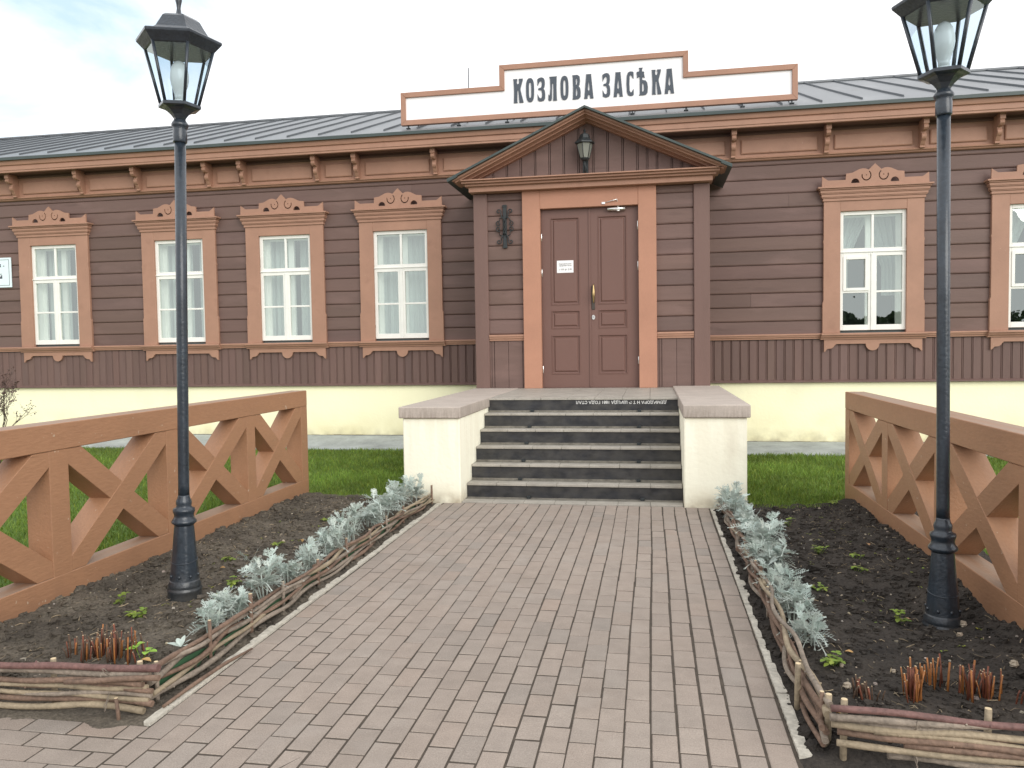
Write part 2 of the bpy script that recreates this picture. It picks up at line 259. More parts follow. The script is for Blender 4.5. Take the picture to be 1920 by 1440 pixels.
# ------------------------------------------------------------------ mesh helper
class MB:
    def __init__(s): s.v = []; s.f = []; s.t = []; s.sm = []
    def face(s, pts, tint=None, smooth=False):
        n = len(s.v); s.v += [tuple(p) for p in pts]; s.f.append(tuple(range(n, n + len(pts)))); s.t.append(tint); s.sm.append(smooth)
    def box(s, x0, x1, y0, y1, z0, z1, tint=None):
        n = len(s.v)
        s.v += [(x0, y0, z0), (x1, y0, z0), (x1, y1, z0), (x0, y1, z0), (x0, y0, z1), (x1, y0, z1), (x1, y1, z1), (x0, y1, z1)]
        for q in ((0, 3, 2, 1), (4, 5, 6, 7), (0, 1, 5, 4), (1, 2, 6, 5), (2, 3, 7, 6), (3, 0, 4, 7)):
            s.f.append(tuple(n + i for i in q)); s.t.append(tint); s.sm.append(False)
    def hexa(s, p, tint=None):   # 8 points, bottom 4 ccw then top 4
        n = len(s.v); s.v += [tuple(q) for q in p]
        for q in ((0, 3, 2, 1), (4, 5, 6, 7), (0, 1, 5, 4), (1, 2, 6, 5), (2, 3, 7, 6), (3, 0, 4, 7)):
            s.f.append(tuple(n + i for i in q)); s.t.append(tint); s.sm.append(False)
    def prism(s, poly, fn, a, b, tint=None):   # poly 2D list, fn(u,v,w)->xyz, extruded from w=a to w=b
        n = len(s.v); k = len(poly)
        s.v += [tuple(fn(u, v, a)) for u, v in poly] + [tuple(fn(u, v, b)) for u, v in poly]
        s.f.append(tuple(range(n + k - 1, n - 1, -1))); s.f.append(tuple(range(n + k, n + 2 * k)))
        for i in range(k):
            j = (i + 1) % k; s.f.append((n + i, n + j, n + k + j, n + k + i))
        s.t += [tint] * (k + 2); s.sm += [False] * (k + 2)
    def xprof(s, prof, x0, x1, tint=None):     # profile in (y,z) run along X
        s.prism(prof, lambda y, z, w: (w, y, z), x0, x1, tint)
    def lathe(s, prof, cx=0, cy=0, seg=28, phase=0, smooth=True, cap=True):
        n = len(s.v)
        for r, z in prof:
            for i in range(seg):
                a = phase + 2 * PI * i / seg; s.v.append((cx + r * math.cos(a), cy + r * math.sin(a), z))
        for j in range(len(prof) - 1):
            for i in range(seg):
                k = (i + 1) % seg; s.f.append((n + j * seg + i, n + j * seg + k, n + (j + 1) * seg + k, n + (j + 1) * seg + i)); s.t.append(None); s.sm.append(smooth)
        if cap:
            s.f.append(tuple(n + seg - 1 - i for i in range(seg))); s.t.append(None); s.sm.append(False)
            m = n + (len(prof) - 1) * seg; s.f.append(tuple(m + i for i in range(seg))); s.t.append(None); s.sm.append(False)
    def tube(s, pts, rad, seg=7, cap=True, tint=None):
        pts = [Vector(p) for p in pts]; n0 = len(s.v); m = len(pts)
        if not hasattr(rad, '__len__'): rad = [rad] * m
        ref = Vector((0, 0, 1))
        d0 = (pts[-1] - pts[0])
        if d0.length < 1e-6: d0 = pts[1] - pts[0]
        if abs(d0.normalized().z) > 0.85: ref = Vector((0, 1, 0))
        for i, p in enumerate(pts):
            d = (pts[min(i + 1, m - 1)] - pts[max(i - 1, 0)])
            if d.length < 1e-9: d = Vector((0, 0, 1))
            d.normalize(); a = d.cross(ref)
            if a.length < 1e-3: a = d.cross(Vector((1, 0.1, 0)))
            a.normalize(); b = a.cross(d)
            for k in range(seg):
                t = 2 * PI * k / seg; s.v.append(tuple(p + (a * math.cos(t) + b * math.sin(t)) * rad[i]))
        for i in range(m - 1):
            for k in range(seg):
                j = (k + 1) % seg
                s.f.append((n0 + i * seg + k, n0 + i * seg + j, n0 + (i + 1) * seg + j, n0 + (i + 1) * seg + k)); s.t.append(tint); s.sm.append(True)
        if cap:
            s.f.append(tuple(n0 + seg - 1 - k for k in range(seg))); s.t.append(tint); s.sm.append(False)
            e = n0 + (m - 1) * seg; s.f.append(tuple(e + k for k in range(seg))); s.t.append(tint); s.sm.append(False)
    def mesh(s, name, m):
        me = bpy.data.meshes.new(name); me.from_pydata(s.v, [], s.f)
        me.materials.append(m)
        me.polygons.foreach_set('use_smooth', s.sm)
        if any(t is not None for t in s.t) or m in (M['wall'], M['wains'], M['brick'], M['pebble'], M['straw'], M['silver'], M['grass'], M['weed'], M['bright'], M['dry'], M['twigleaf']):
            at = me.attributes.new('tint', 'FLOAT_COLOR', 'FACE'); d = []
            for t in s.t: d += list(t) + [1.0] if t is not None else [1.0, 1.0, 1.0, 1.0]
            at.data.foreach_set('color', d)
        me.update(); return me
    def build(s, name, m, parent=None, bevel=0, segs=1, fixn=True):
        me = s.mesh(name, m)
        o = bpy.data.objects.new(name, me); C.objects.link(o)
        if parent is not None: o.parent = parent
        if bevel:
            b = o.modifiers.new('bevel', 'BEVEL'); b.width = bevel; b.segments = segs; b.limit_method = 'ANGLE'; b.angle_limit = math.radians(40); b.use_clamp_overlap = True
        return o
def local(o, off):
    """shift mesh data so that the object sits at off"""
    o.data.transform(Matrix.Translation(-Vector(off)))
def thing(name, label, cat, loc=(0, 0, 0), group=None, rot=(0, 0, 0)):
    o = bpy.data.objects.new(name, None); C.objects.link(o); o.location = loc; o.rotation_euler = rot
    o.empty_display_size = 0.1
    o['label'] = label; o['category'] = cat
    if group: o['group'] = group
    return o
def tag(o, label, cat, group=None):
    o['label'] = label; o['category'] = cat
    if group: o['group'] = group
    return o
def kind(o, k): o['kind'] = k; return o
def shade(v): return (v, v, v)
def curve_shape(name, m, polys, depth, parent=None, y=0.0, bevel=0.0):
    """flat cut-out board in the XZ plane: outline + holes as 2D curve, filled and extruded; front face at y"""
    cu = bpy.data.curves.new(name, 'CURVE'); cu.dimensions = '2D'; cu.fill_mode = 'BOTH'; cu.extrude = depth / 2
    cu.bevel_depth = bevel
    for p in polys:
        sp = cu.splines.new('POLY'); sp.points.add(len(p) - 1)
        for i, (a, b) in enumerate(p): sp.points[i].co = (a, b, 0, 1)
        sp.use_cyclic_u = True
    ob = bpy.data.objects.new('tmp', cu); C.objects.link(ob)
    dg = bpy.context.evaluated_depsgraph_get(); me = bpy.data.meshes.new_from_object(ob.evaluated_get(dg))
    bpy.data.objects.remove(ob); bpy.data.curves.remove(cu)
    me.transform(Matrix.Rotation(PI / 2, 4, 'X')); me.transform(Matrix.Translation((0, y + depth / 2, 0)))
    me.materials.clear(); me.materials.append(m); me.name = name
    for p in me.polygons: p.use_smooth = False
    o = bpy.data.objects.new(name, me); C.objects.link(o)
    if parent is not None: o.parent = parent
    return o
def text_mesh(name, body, size, m, depth=0.002, width=None, bold=0.0, align='LEFT'):
    tcv = bpy.data.curves.new('tmp', 'FONT'); tcv.body = body; tcv.size = size; tcv.extrude = depth / 2; tcv.align_x = align; tcv.offset = bold
    ob = bpy.data.objects.new('tmp', tcv); C.objects.link(ob)
    dg = bpy.context.evaluated_depsgraph_get(); me = bpy.data.meshes.new_from_object(ob.evaluated_get(dg))
    bpy.data.objects.remove(ob); bpy.data.curves.remove(tcv)
    xs = [v.co.x for v in me.vertices]
    if width and xs:
        w = max(xs) - min(xs); me.transform(Matrix.Translation((-min(xs), 0, 0))); me.transform(Matrix.Diagonal((width / w, 1, 1, 1)))
    me.transform(Matrix.Rotation(PI / 2, 4, 'X')); me.materials.clear(); me.materials.append(m); me.name = name
    return me
def arc(cx, cz, r, a0, a1, n=12): return [(cx + r * math.cos(math.radians(a0 + (a1 - a0) * i / n)), cz + r * math.sin(math.radians(a0 + (a1 - a0) * i / n))) for i in range(n + 1)]

# ================================================================== GROUND
g = MB(); g.box(-400, 400, -400, 400, -0.5, -0.05)
kind(g.build('ground', M['ground']), 'structure')

# lawn base
lb = MB()
def lawn_z(x, y): return 0.025
lb.box(-30, -3.12, -9.0, -0.80, -0.04, 0.022); lb.box(-3.12, -1.97, -4.52, -0.80, -0.04, 0.022)
lb.box(1.33, 2.36, -4.50, -0.95, -0.04, 0.022); lb.box(2.36, 30, -9.0, -0.95, -0.04, 0.022)
kind(lb.build('lawn', M['turf']), 'structure')

def blades(regions, seed):
    rnd = random.Random(seed); b = MB()
    for (x0, x1, y0, y1, dens, h0, h1) in regions:
        n = int((x1 - x0) * (y1 - y0) * dens)
        for _ in range(n):
            x = rnd.uniform(x0, x1); y = rnd.uniform(y0, y1)
            p = noise.noise(Vector((x * 1.1, y * 1.1, 3))) ; q = noise.noise(Vector((x * 5, y * 5, 9)))
            h = rnd.uniform(h0, h1) * (1 + 0.35 * p + 0.4 * q)
            w = rnd.uniform(0.0022, 0.0045); a = rnd.uniform(0, 2 * PI); le = rnd.uniform(0.1, 0.9) * h
            dx, dy = math.cos(a), math.sin(a); ca = rnd.uniform(0, 2 * PI); lx, ly = math.cos(ca) * le, math.sin(ca) * le
            v = rnd.uniform(0.55, 1.22) * (1 + 0.42 * p + 0.28 * q); yl = max(0.0, rnd.gauss(0.0, 0.16) - 0.08 * p)
            t = (v * (1 + yl * 1.6), v * (1 + yl * 0.4), v)
            z = 0.018
            b.face([(x - dx * w, y - dy * w, z), (x + dx * w, y + dy * w, z), (x + dx * w * .8 + lx * .4, y + dy * w * .8 + ly * .4, z + h * .6), (x - dx * w * .8 + lx * .4, y - dy * w * .8 + ly * .4, z + h * .6)], t)
            b.face([(x - dx * w * .8 + lx * .4, y - dy * w * .8 + ly * .4, z + h * .6), (x + dx * w * .8 + lx * .4, y + dy * w * .8 + ly * .4, z + h * .6), (x + lx, y + ly, z + h)], t)
    return b
gr = blades([(-3.12, -1.95, -4.58, -0.85, 4200, .03, .07), (1.32, 2.36, -4.56, -1.05, 4200, .03, .07), (2.36, 7.5, -4.6, -1.05, 2400, .03, .07),
             (2.36, 3.6, -8.6, -4.6, 1500, .03, .07), (3.6, 8, -9.0, -4.6, 700, .03, .07), (7.5, 12, -8.0, -1.05, 400, .03, .07),
             (-5.0, -3.12, -8.9, -0.85, 2200, .03, .07), (-8.5, -5.0, -7.5, -0.85, 1500, .03, .07), (-13, -8.5, -5.5, -0.85, 900, .03, .075)], 3)
kind(gr.build('grass', M['grass']), 'stuff')

# concrete apron along the wall
ap = MB()
for (x0, x1, w, za, zb) in ((-16, -1.97, 0.82, .15, .150), (1.30, 14, 1.05, .085, .075)):
    xs = [x0 + (x1 - x0) * i / 4 for i in range(5)]
    for i in range(4):
        a, b = xs[i] + .003, xs[i + 1] - .003
        zz = za; w0 = w
        ap.hexa([(a, -w0, -0.05), (b, -w0, -0.05), (b, 0.0, -0.05), (a, 0.0, -0.05), (a, -w0, .045), (b, -w0, .045), (b, 0.0, zz), (a, 0.0, zz)])
kind(ap.build('apron', M['concrete'], bevel=.006), 'structure')

# ------------------------------------------------------------------ brick path
PX0, PX1 = -1.547, 0.953; YF = -4.372; YB = -12.6; YC = -8.94
pb = MB(); pb.box(-8, 8, -16, YC, -0.06, -0.0030); pb.box(PX0 - .01, PX1 + .01, YC + .001, YF + .03, -0.06, -0.0030)
kind(pb.build('path_bed', M['sand']), 'structure')
def brick(b, x0, x1, y0, y1, rnd, tilt=0.0009):
    zc = rnd.gauss(0, 0.0009); ch = 0.0032
    dz = [zc + rnd.uniform(-tilt, tilt) for _ in range(4)]
    base = rnd.gauss(1.0, 0.024); pink = rnd.gauss(0, 0.008); g_ = rnd.random()
    if g_ < 0.10: base *= 0.95; pink -= 0.02
    if g_ > 0.96: pink += 0.03
    big = noise.noise(Vector((x0 * .7, y0 * .7, 1))) * 0.09
    base *= 1 + big
    t = (base * (1 + pink), base, base * (1 - pink * .6))
    C4 = [(x0, y0), (x1, y0), (x1, y1), (x0, y1)]; I4 = [(x0 + ch, y0 + ch), (x1 - ch, y0 + ch), (x1 - ch, y1 - ch), (x0 + ch, y1 - ch)]
    n = len(b.v)
    b.v += [(x, y, dz[i]) for i, (x, y) in enumerate(I4)] + [(x, y, dz[i] - ch) for i, (x, y) in enumerate(C4)] + [(x, y, -0.03) for x, y in C4]
    fs = [(0, 1, 2, 3)] + [(i + 4, (i + 1) % 4 + 4, (i + 1) % 4, i) for i in range(4)] + [(i + 8, (i + 1) % 4 + 8, (i + 1) % 4 + 4, i + 4) for i in range(4)]
    for f in fs: b.f.append(tuple(n + i for i in f)); b.t.append(t); b.sm.append(False)
rnd = random.Random(11); pv = MB(); cw = (PX1 - PX0) / 24
for k in range(24):
    y = YF - (0.0 if k % 2 else 0.104) + rnd.uniform(-.012, .012)
    if not k % 2:
        brick(pv, PX0 + k * cw + .0025, PX0 + (k + 1) * cw - .0025, y + .003, YF - 0.001, rnd)
    gap = .0025 + (0.0018 if k > 17 else 0) + rnd.uniform(0, .0012)
    while y > YB:
        ln = 0.198 + rnd.uniform(-.0015, .0015); wob = 0.004 * math.sin(y * 1.7 + k * .3) + rnd.uniform(-.0015, .0015)
        x0 = PX0 + k * cw + gap + wob; x1 = PX0 + (k + 1) * cw - gap + wob
        brick(pv, x0, x1, y - ln + rnd.uniform(.0066, .0086), y - .0015, rnd); y -= ln
for side, (a, bx) in enumerate(((-7.9, PX0 - .004), (PX1 + .004, 7.9))):
    r = 0; y = YC - (0.0 if side == 0 else -.03)
    while y > -13.8:
        x = a + (0.104 if r % 2 else 0) - .2
        while x < bx:
            x0 = max(x, a); x1 = min(x + .2045, bx)
            if x1 - x0 > .03: brick(pv, x0 + .002, x1 - .002, y - cw + .003, y - .003 + rnd.uniform(-.001, .001), rnd)
            x += .2085
        y -= cw; r += 1
kind(pv.build('path', M['brick']), 'structure')

# mortar edge strips left and right of the path
def edge_strip(x_in, sgn, y0, y1, seed):
    rnd = random.Random(seed); b = MB(); y = y0
    while y < y1 - .02:
        ln = min(rnd.uniform(.10, .34), y1 - y)
        n = max(3, int(ln / .012)); wo = rnd.uniform(.030, .050); inner = []; outer = []
        for i in range(n + 1):
            yy = y + (ln - .004) * i / n; q = noise.noise(Vector((yy * 9, seed, 0))) * .012
            inner.append((x_in + sgn * (.002 + abs(noise.noise(Vector((yy * 20, seed, 5)))) * .005), yy)); outer.append((x_in + sgn * max(.016, wo + q - (.008 if i in (0, n) else 0)), yy))
        zt = rnd.uniform(.008, .011)
        for i in range(n):
            a, c = inner[i], inner[i + 1]; d, e = outer[i + 1], outer[i]
            pts = [a, c, d, e] if sgn < 0 else [a, e, d, c]
            b.hexa([(p[0], p[1], -.03) for p in pts[::-1]] + [(p[0], p[1], zt + .0015 * noise.noise(Vector((p[0] * 60, p[1] * 30, 2)))) for p in pts[::-1]])
        y += ln
        if rnd.random() < .10: y += rnd.uniform(.02, .08)
    return b
kind(edge_strip(PX0 - .003, -1, -8.93, -4.45, 3).build('kerb_strip', M['curb']), 'structure')
kind(edge_strip(PX1 + .003, 1, -8.82, -4.45, 5).build('kerb_strip', M['curb']), 'structure')

# ------------------------------------------------------------------ soil beds
def soil_h(x, y, side):
    """height of the soil; side -1 left bed, +1 right bed"""
    if side < 0: wx = -1.655; d = wx - x
    else: wx = 1.045; d = x - wx
    fy = -8.83; dy = y - fy
    ins = max(0.0, min(1.0, (d - .01) / .05)) * max(0.0, min(1.0, (dy - .01) / .05))
    lo = 0.004; hi = 0.062 if side < 0 else 0.045
    base = lo + (hi - lo) * ins
    v = Vector((x, y, 0))
    am = (0.35 + 0.65 * ins)
    nz_ = noise.noise(v * 3.1) * .018 + noise.noise(v * 9 + Vector((5, 0, 0))) * .012 + noise.noise(v * 24) * .008 + abs(noise.noise(v * 47)) * .008
    pile = 0.0
    if side > 0: pile = .075 * max(0, min(1, (x - 1.80) / .35)) * (0.7 + .6 * noise.noise(Vector((y * 2.2, 3, 0))))
    else: pile = .02 * max(0, min(1, (-2.55 - x) / .3))
    dip = 0.0
    lx_, ly_, ld_ = (-2.35, -7.44, .060) if side < 0 else (1.955, -7.285, .085)
    dip += ld_ * math.exp(-((x - lx_) ** 2 + (y - ly_) ** 2) / .09)
    if y < -8.91: dip = (-8.91 - y) * .16
    ex = (x + 1.60) if side < 0 else (1.005 - x)
    if ex > 0: dip = max(dip, ex * .22)
    if ex > 0: am *= max(.2, 1 - ex / .03)
    return base + nz_ * am + pile * ins - dip + (noise.noise(v * 6.3 + Vector((0, 9, 0))) * .010 if dip > 0 else 0)
def soil(name, m, x0, x1, y0, y1, side, st=.0125):
    nx = int((x1 - x0) / st); ny = int((y1 - y0) / st); b = MB()
    for j in range(ny + 1):
        for i in range(nx + 1):
            x = x0 + (x1 - x0) * i / nx; y = y0 + (y1 - y0) * j / ny
            jx = x + (0 if i in (0, nx) else noise.noise(Vector((x * 60, y * 60, 1))) * .004)
            b.v.append((jx, y, soil_h(x, y, side) - (.04 if (j == 0) else 0)))
    for j in range(ny):
        for i in range(nx):
            n = j * (nx + 1) + i; b.f.append((n, n + 1, n + nx + 2, n + nx + 1)); b.t.append(None); b.sm.append(False)
    return kind(b.build(name, m), 'structure')
soil('soil', M['soil_l'], -3.30, -1.550, -9.08, -4.44, -1)
soil('soil', M['soil_r'], 0.958, 2.60, -8.98, -4.42, 1)

def in_bed(rnd, side):
    if side < 0: return rnd.uniform(-3.2, -1.72), rnd.uniform(-8.78, -4.55)
    return rnd.uniform(1.12, 2.5), rnd.uniform(-8.78, -4.55)
def clod(b, x, y, z, r, rnd, tint):
    """little irregular faceted lump"""
    k = 6; rings = []
    for j, (cr, cz) in enumerate(((.75, -.45), (1.0, .05), (.72, .6))):
        rings.append([(x + r * cr * rnd.uniform(.75, 1.15) * math.cos(2 * PI * i / k + j * .5), y + r * cr * rnd.uniform(.75, 1.15) * math.sin(2 * PI * i / k + j * .5), z + r * (cz + rnd.uniform(-.15, .15))) for i in range(k)])
    n = len(b.v)
    for q in rings: b.v += q
    for j in range(2):
        for i in range(k):
            l = (i + 1) % k; b.f.append((n + j * k + i, n + j * k + l, n + (j + 1) * k + l, n + (j + 1) * k + i)); b.t.append(tint); b.sm.append(False)
    b.f.append(tuple(n + 2 * k + i for i in range(k))); b.t.append(tint); b.sm.append(False)
for side, mm, cnt in ((-1, 'soil_l', 5200), (1, 'soil_r', 5200)):
    rnd = random.Random(20 + side); b = MB()
    for _ in range(cnt):
        x, y = in_bed(rnd, side)
        if rnd.random() < .12:
            x = rnd.uniform(-1.71, -1.60) if side < 0 else rnd.uniform(.99, 1.12)
        r = min(.045, .004 + rnd.expovariate(1 / (.0075 if side < 0 else .0065))); clod(b, x, y, soil_h(x, y, side), r, rnd, None)
    for _ in range(150):      # bigger lumps, mostly towards the fence
        x, y = in_bed(rnd, side)
        if side < 0 and rnd.random() < .5: x = rnd.uniform(-2.95, -2.4)
        if abs(x - (-2.35 if side < 0 else 1.955)) < .16 and abs(y + 7.36) < .25: continue
        if side * x < 1.30 and side > 0 or x > -1.95: continue
        clod(b, x, y, soil_h(x, y, side), rnd.uniform(.016, .036), rnd, None)
    kind(b.build('soil_clods', M[mm]), 'stuff')
for side, cnt in ((-1, 520), (1, 430)):
    rnd = random.Random(40 + side); b = MB()
    for _ in range(cnt):
        x, y = in_bed(rnd, side); r = min(.02, .0025 + rnd.expovariate(1 / .003)); v = rnd.uniform(.35, 1.25)
        clod(b, x, y, soil_h(x, y, side) + r * .2, r, rnd, (v * rnd.uniform(.95, 1.1), v, v * rnd.uniform(.8, 1.05)))
    kind(b.build('pebbles', M['pebble']), 'stuff')
    b = MB()
    for _ in range(700 if side < 0 else 620):
        x, y = in_bed(rnd, side); a = rnd.uniform(0, PI); l = rnd.uniform(.008, .05); z = soil_h(x, y, side) + .008; w = rnd.uniform(.0008, .0024)
        v = rnd.uniform(.35, 1.3); dx, dy = math.cos(a), math.sin(a)
        b.tube([(x, y, z), (x + dx * l * .5 + rnd.uniform(-.003, .003), y + dy * l * .5, z + rnd.uniform(.001, .008)), (x + dx * l, y + dy * l, z + rnd.uniform(-.004, .01))], w, 4, True, (v, v * .95, v * .85))
    kind(b.build('plant_litter', M['straw']), 'stuff')

# ================================================================== STATION BUILDING
bld = thing('station_building', 'long single-storey wooden station building, brown plank walls, carved window surrounds and pale yellow base', 'building', (0, 0, 0))
XL, XR = -15.0, 12.0
WX = [-9.802, -7.515, -5.6815, -3.784, 3.034, 5.186]; WW, WH, WZ = 0.8875, 1.663, 1.654
OPEN = [(x + .015, x + WW - .015, WZ + .01, WZ + WH - .01) for x in WX]
def runs(z0, z1, a, b, holes):
    segs = [(a, b)]
    for (h0, h1, hz0, hz1) in holes:
        if hz0 < z1 - 1e-4 and hz1 > z0 + 1e-4:
            ns = []
            for s0, s1 in segs:
                if h1 <= s0 or h0 >= s1: ns.append((s0, s1))
                else:
                    if h0 > s0: ns.append((s0, h0))
                    if h1 < s1: ns.append((h1, s1))
            segs = ns
    return segs
rnd = random.Random(5)
def wavy(b, prof, x0, x1, tint):
    """plank: profile run along X with the slight bow and waviness of old boards"""
    n = max(1, int((x1 - x0) / .28)); k = len(prof); n0 = len(b.v); zz = prof[0][1]
    for i in range(n + 1):
        x = x0 + (x1 - x0) * i / n; dy = noise.noise(Vector((x * 1.3, zz * 7, 2))) * .0045; dz = noise.noise(Vector((x * 1.7, zz * 5, 8))) * .0035
        for j, (y, z) in enumerate(prof):
            b.v.append((x, y + (dy if j not in (0, k - 1) else 0), z + (dz if j in (2, 3, 4) else 0)))
    for i in range(n):
        for j in range(k - 1):
            a = n0 + i * k + j; b.f.append((a, a + 1, a + k + 1, a + k)); b.t.append(tint); b.sm.append(False)
    b.f.append(tuple(n0 + j for j in range(k - 1, -1, -1))); b.t.append(tint); b.sm.append(False)
    b.f.append(tuple(n0 + n * k + j for j in range(k))); b.t.append(tint); b.sm.append(False)
def plank_rows(b, z0, z1, a, bb, holes, yf, step=.2, joints=True):
    z = z0; i = 0
    while z < z1 - .01:
        zt = min(z + step, z1); off = rnd.uniform(-.003, .003)
        for s0, s1 in runs(z, zt, a, bb, holes):
            cuts = [s0]
            if joints:
                x = s0 + rnd.uniform(1.5, 9)
                while x < s1 - .6: cuts.append(x); x += rnd.uniform(6, 10)
            cuts.append(s1)
            for c0, c1 in zip(cuts[:-1], cuts[1:]):
                v = rnd.gauss(1.0, .055); t = (v * rnd.gauss(1, .014), v, v * rnd.gauss(1, .02)); o2 = off + rnd.uniform(-.0012, .0012)
                wavy(b, [(yf + .03, z), (yf + .019 + o2, z), (yf + .015 + o2, z + .003), (yf + .004 + o2, z + .010), (yf - .001 + o2, z + .024), (yf + .001 + o2, zt - .006), (yf + .005 + o2, zt - .002), (yf + .018 + o2, zt - .0005), (yf + .03, zt - .0005)], c0 + (.0012 if c0 != s0 else 0), c1 - (.0012 if c1 != s1 else 0), t)
        z += step; i += 1
w = MB(); plank_rows(w, 1.60, 4.10, XL, XR, OPEN, 0.0)
w.build('plank_wall', M['wall'], bld)
# solid core behind the planks, open at the windows, so that no light leaks in
core = MB()
for s0, s1 in runs(WZ, WZ + WH, XL, XR, OPEN): core.box(s0, s1, .031, .20, WZ, WZ + WH)
core.box(XL, XR, .031, .20, -.05, WZ - .001); core.box(XL, XR, .031, .20, WZ + WH + .001, 4.70)
core.box(XL, XL + .2, .201, 9, -.05, 4.7); core.box(XR - .2, XR, .201, 9, -.05, 4.7); core.box(XL + .2, XR - .2, 8.8, 9, -.05, 4.7)
core.box(XL + .2, XR - .2, .201, 8.8, 4.3, 4.5)
core.build('wall_core', M['room'], bld)
# wainscot of vertical boards
for WA, WB in ((XL, -1.962), (1.212, XR)):
  w = MB(); x = WA
  while x < WB:
      if x + .124 < WB + .03:
          v = rnd.gauss(1, .05); t = (v * rnd.gauss(1, .012), v, v * rnd.gauss(1, .012)); o2 = rnd.uniform(-.002, .002); a, b = x, x + .104
          w.prism([(a, .02), (a + .001, .006 + o2), (a + .007, .000 + o2), (b - .007, .000 + o2), (b - .001, .006 + o2), (b, .02)], lambda u, v_, ww: (u, v_, ww), .962, 1.536, t)
          a, b = x + .106, x + .121
          w.prism([(a, .02), (a, .008), (a + .004, .003), (b - .004, .003), (b, .008), (b, .02)], lambda u, v_, ww: (u, v_, ww), .962, 1.536, (v * .97,) * 3)
      x += .123
  w.build('wainscot', M['wains'], bld)
# drip board at the foot of the wainscot
w = MB()
for a, b in ((XL, -1.962), (1.212, XR)):
    w.xprof([(.03, .930), (-.045, .930), (-.050, .938), (-.046, .947), (-.004, .966), (.03, .966)], a, b)
w.build('drip_board', M['wains'], bld)
# belt moulding
def belt_profile(y0, z0, z1, d=.055):
    h = z1 - z0
    return [(y0 + .02, z0), (y0 - d * .45, z0), (y0 - d * .5, z0 + h * .30), (y0 - d * .75, z0 + h * .36), (y0 - d * .80, z0 + h * .62), (y0 - d, z0 + h * .68), (y0 - d, z0 + h * .90), (y0 - d * .8, z1), (y0 + .02, z1)]
edges = [XL] + sum([[x - .245, x + WW + .245] for x in WX[:4]], []) + [-1.962, 1.212] + sum([[x - .245, x + WW + .245] for x in WX[4:]], []) + [XR]
for i in range(0, len(edges), 2):
    w = MB(); w.xprof(belt_profile(0, 1.545, 1.622), edges[i], edges[i + 1]); w.build('belt_moulding', M['trim'], bld, bevel=.002)
# plinth
w = MB()
xs = [XL + (XR - XL) * i / 60 for i in range(61)]
w.box(XL, XR, .012, .0305, -.05, .9295)
w.build('plinth', M['plinth'], bld)
w = MB()
for a, b, zz in ((XL, -1.98, .150), (1.33, XR, .082)):
    n = int((b - a) / .12)
    for i in range(n):
        u, v = a + (b - a) * i / n, a + (b - a) * (i + 1) / n; h_ = .004 + .010 * abs(noise.noise(Vector((u * 3, 1, 1)))) + .006 * noise.noise(Vector((u * 11, 4, 1)))
        w.box(u, v, .002, .0115, zz - .02, zz + max(.002, h_))
w.build('base_joint', M['sand'], bld)
# frieze board, moulding, soffit, cornice
fz = MB(); fz.box(XL, XR, -.032, .03, 4.105, 4.475)
fz.build('frieze', M['trim'], bld)
fm = MB(); fm.xprof([(.03, 4.068), (-.030, 4.068), (-.046, 4.078), (-.050, 4.092), (-.070, 4.098), (-.074, 4.112), (-.066, 4.122), (-.034, 4.130), (.03, 4.130)], XL, XR)
fm.build('frieze_moulding', M['trim'], bld)
sf = MB(); sf.box(XL, XR, -.345, -.033, 4.476, 4.495)
sf.build('soffit', M['soffit'], bld)
bed = MB(); bed.xprof([(-.033, 4.430), (-.050, 4.430), (-.058, 4.446), (-.052, 4.475), (-.033, 4.475)], XL, XR)  # dark strip standing for the shadow band along the frieze top
bed.build('frieze_shade_band', M['soffit'], bld)
co = MB()
co.xprof([(-.30, 4.475), (-.30, 4.462), (-.345, 4.455), (-.362, 4.462), (-.362, 4.490), (-.372, 4.494), (-.372, 4.552), (-.362, 4.558), (-.362, 4.566), (-.385, 4.575), (-.392, 4.60), (-.40, 4.645), (-.40, 4.672), (-.30, 4.672)], XL, XR)
co.build('cornice', M['trim'], bld)
# panels on the frieze and carved brackets
BX = [-9.984, -8.731, -7.701, -6.457, -5.860, -4.633, -3.980, -2.741, 1.598, 2.845, 4.078, 5.009, 6.2]
def ring_panel(b, x0, x1, z0, z1, y, rings):
    pr = None
    for ins, d in rings:
        p = [(x0 + ins, y + d, z0 + ins), (x1 - ins, y + d, z0 + ins), (x1 - ins, y + d, z1 - ins), (x0 + ins, y + d, z1 - ins)]
        if pr:
            for i in range(4):
                j = (i + 1) % 4; b.face([pr[i], pr[j], p[j], p[i]])
        pr = p
    b.face(pr)
allb = [-12.5, -11.2] + BX + [7.4, 8.6, 9.9, 11.2]
for a, b_ in zip(allb[:-1], allb[1:]):
    if (a < -2.5 and b_ > 1.5): spans = [(a, -1.45), (.55, b_)] ; spans = [(-2.741, -1.55), (.55, 1.598)]
    else: spans = [(a, b_)]
    for s0, s1 in spans:
        p = MB(); ring_panel(p, s0 + .115, s1 - .105, 4.168, 4.365, -.033, [(0, 0), (.001, -.020), (.014, -.026), (.018, -.026)])
        p.build('frieze_panel', M['trim'], bld)
def bracket_poly():
    # side profile in (y,z), from soffit to foot: block, then an S scroll
    front = [(-.262, 4.474), (-.262, 4.392), (-.250, 4.380), (-.262, 4.372), (-.258, 4.345), (-.232, 4.322), (-.196, 4.315), (-.172, 4.322), (-.160, 4.315)]
    front += [(-.152 - .030 * math.sin(PI * i / 8), 4.305 - .105 * i / 8) for i in range(1, 8)]
    front += [(-.140, 4.195), (-.118, 4.160), (-.100, 4.138), (-.104, 4.128), (-.104, 4.118), (-.030, 4.118)]
    return front + [(-.030, 4.474)]
bp_ = bracket_poly()
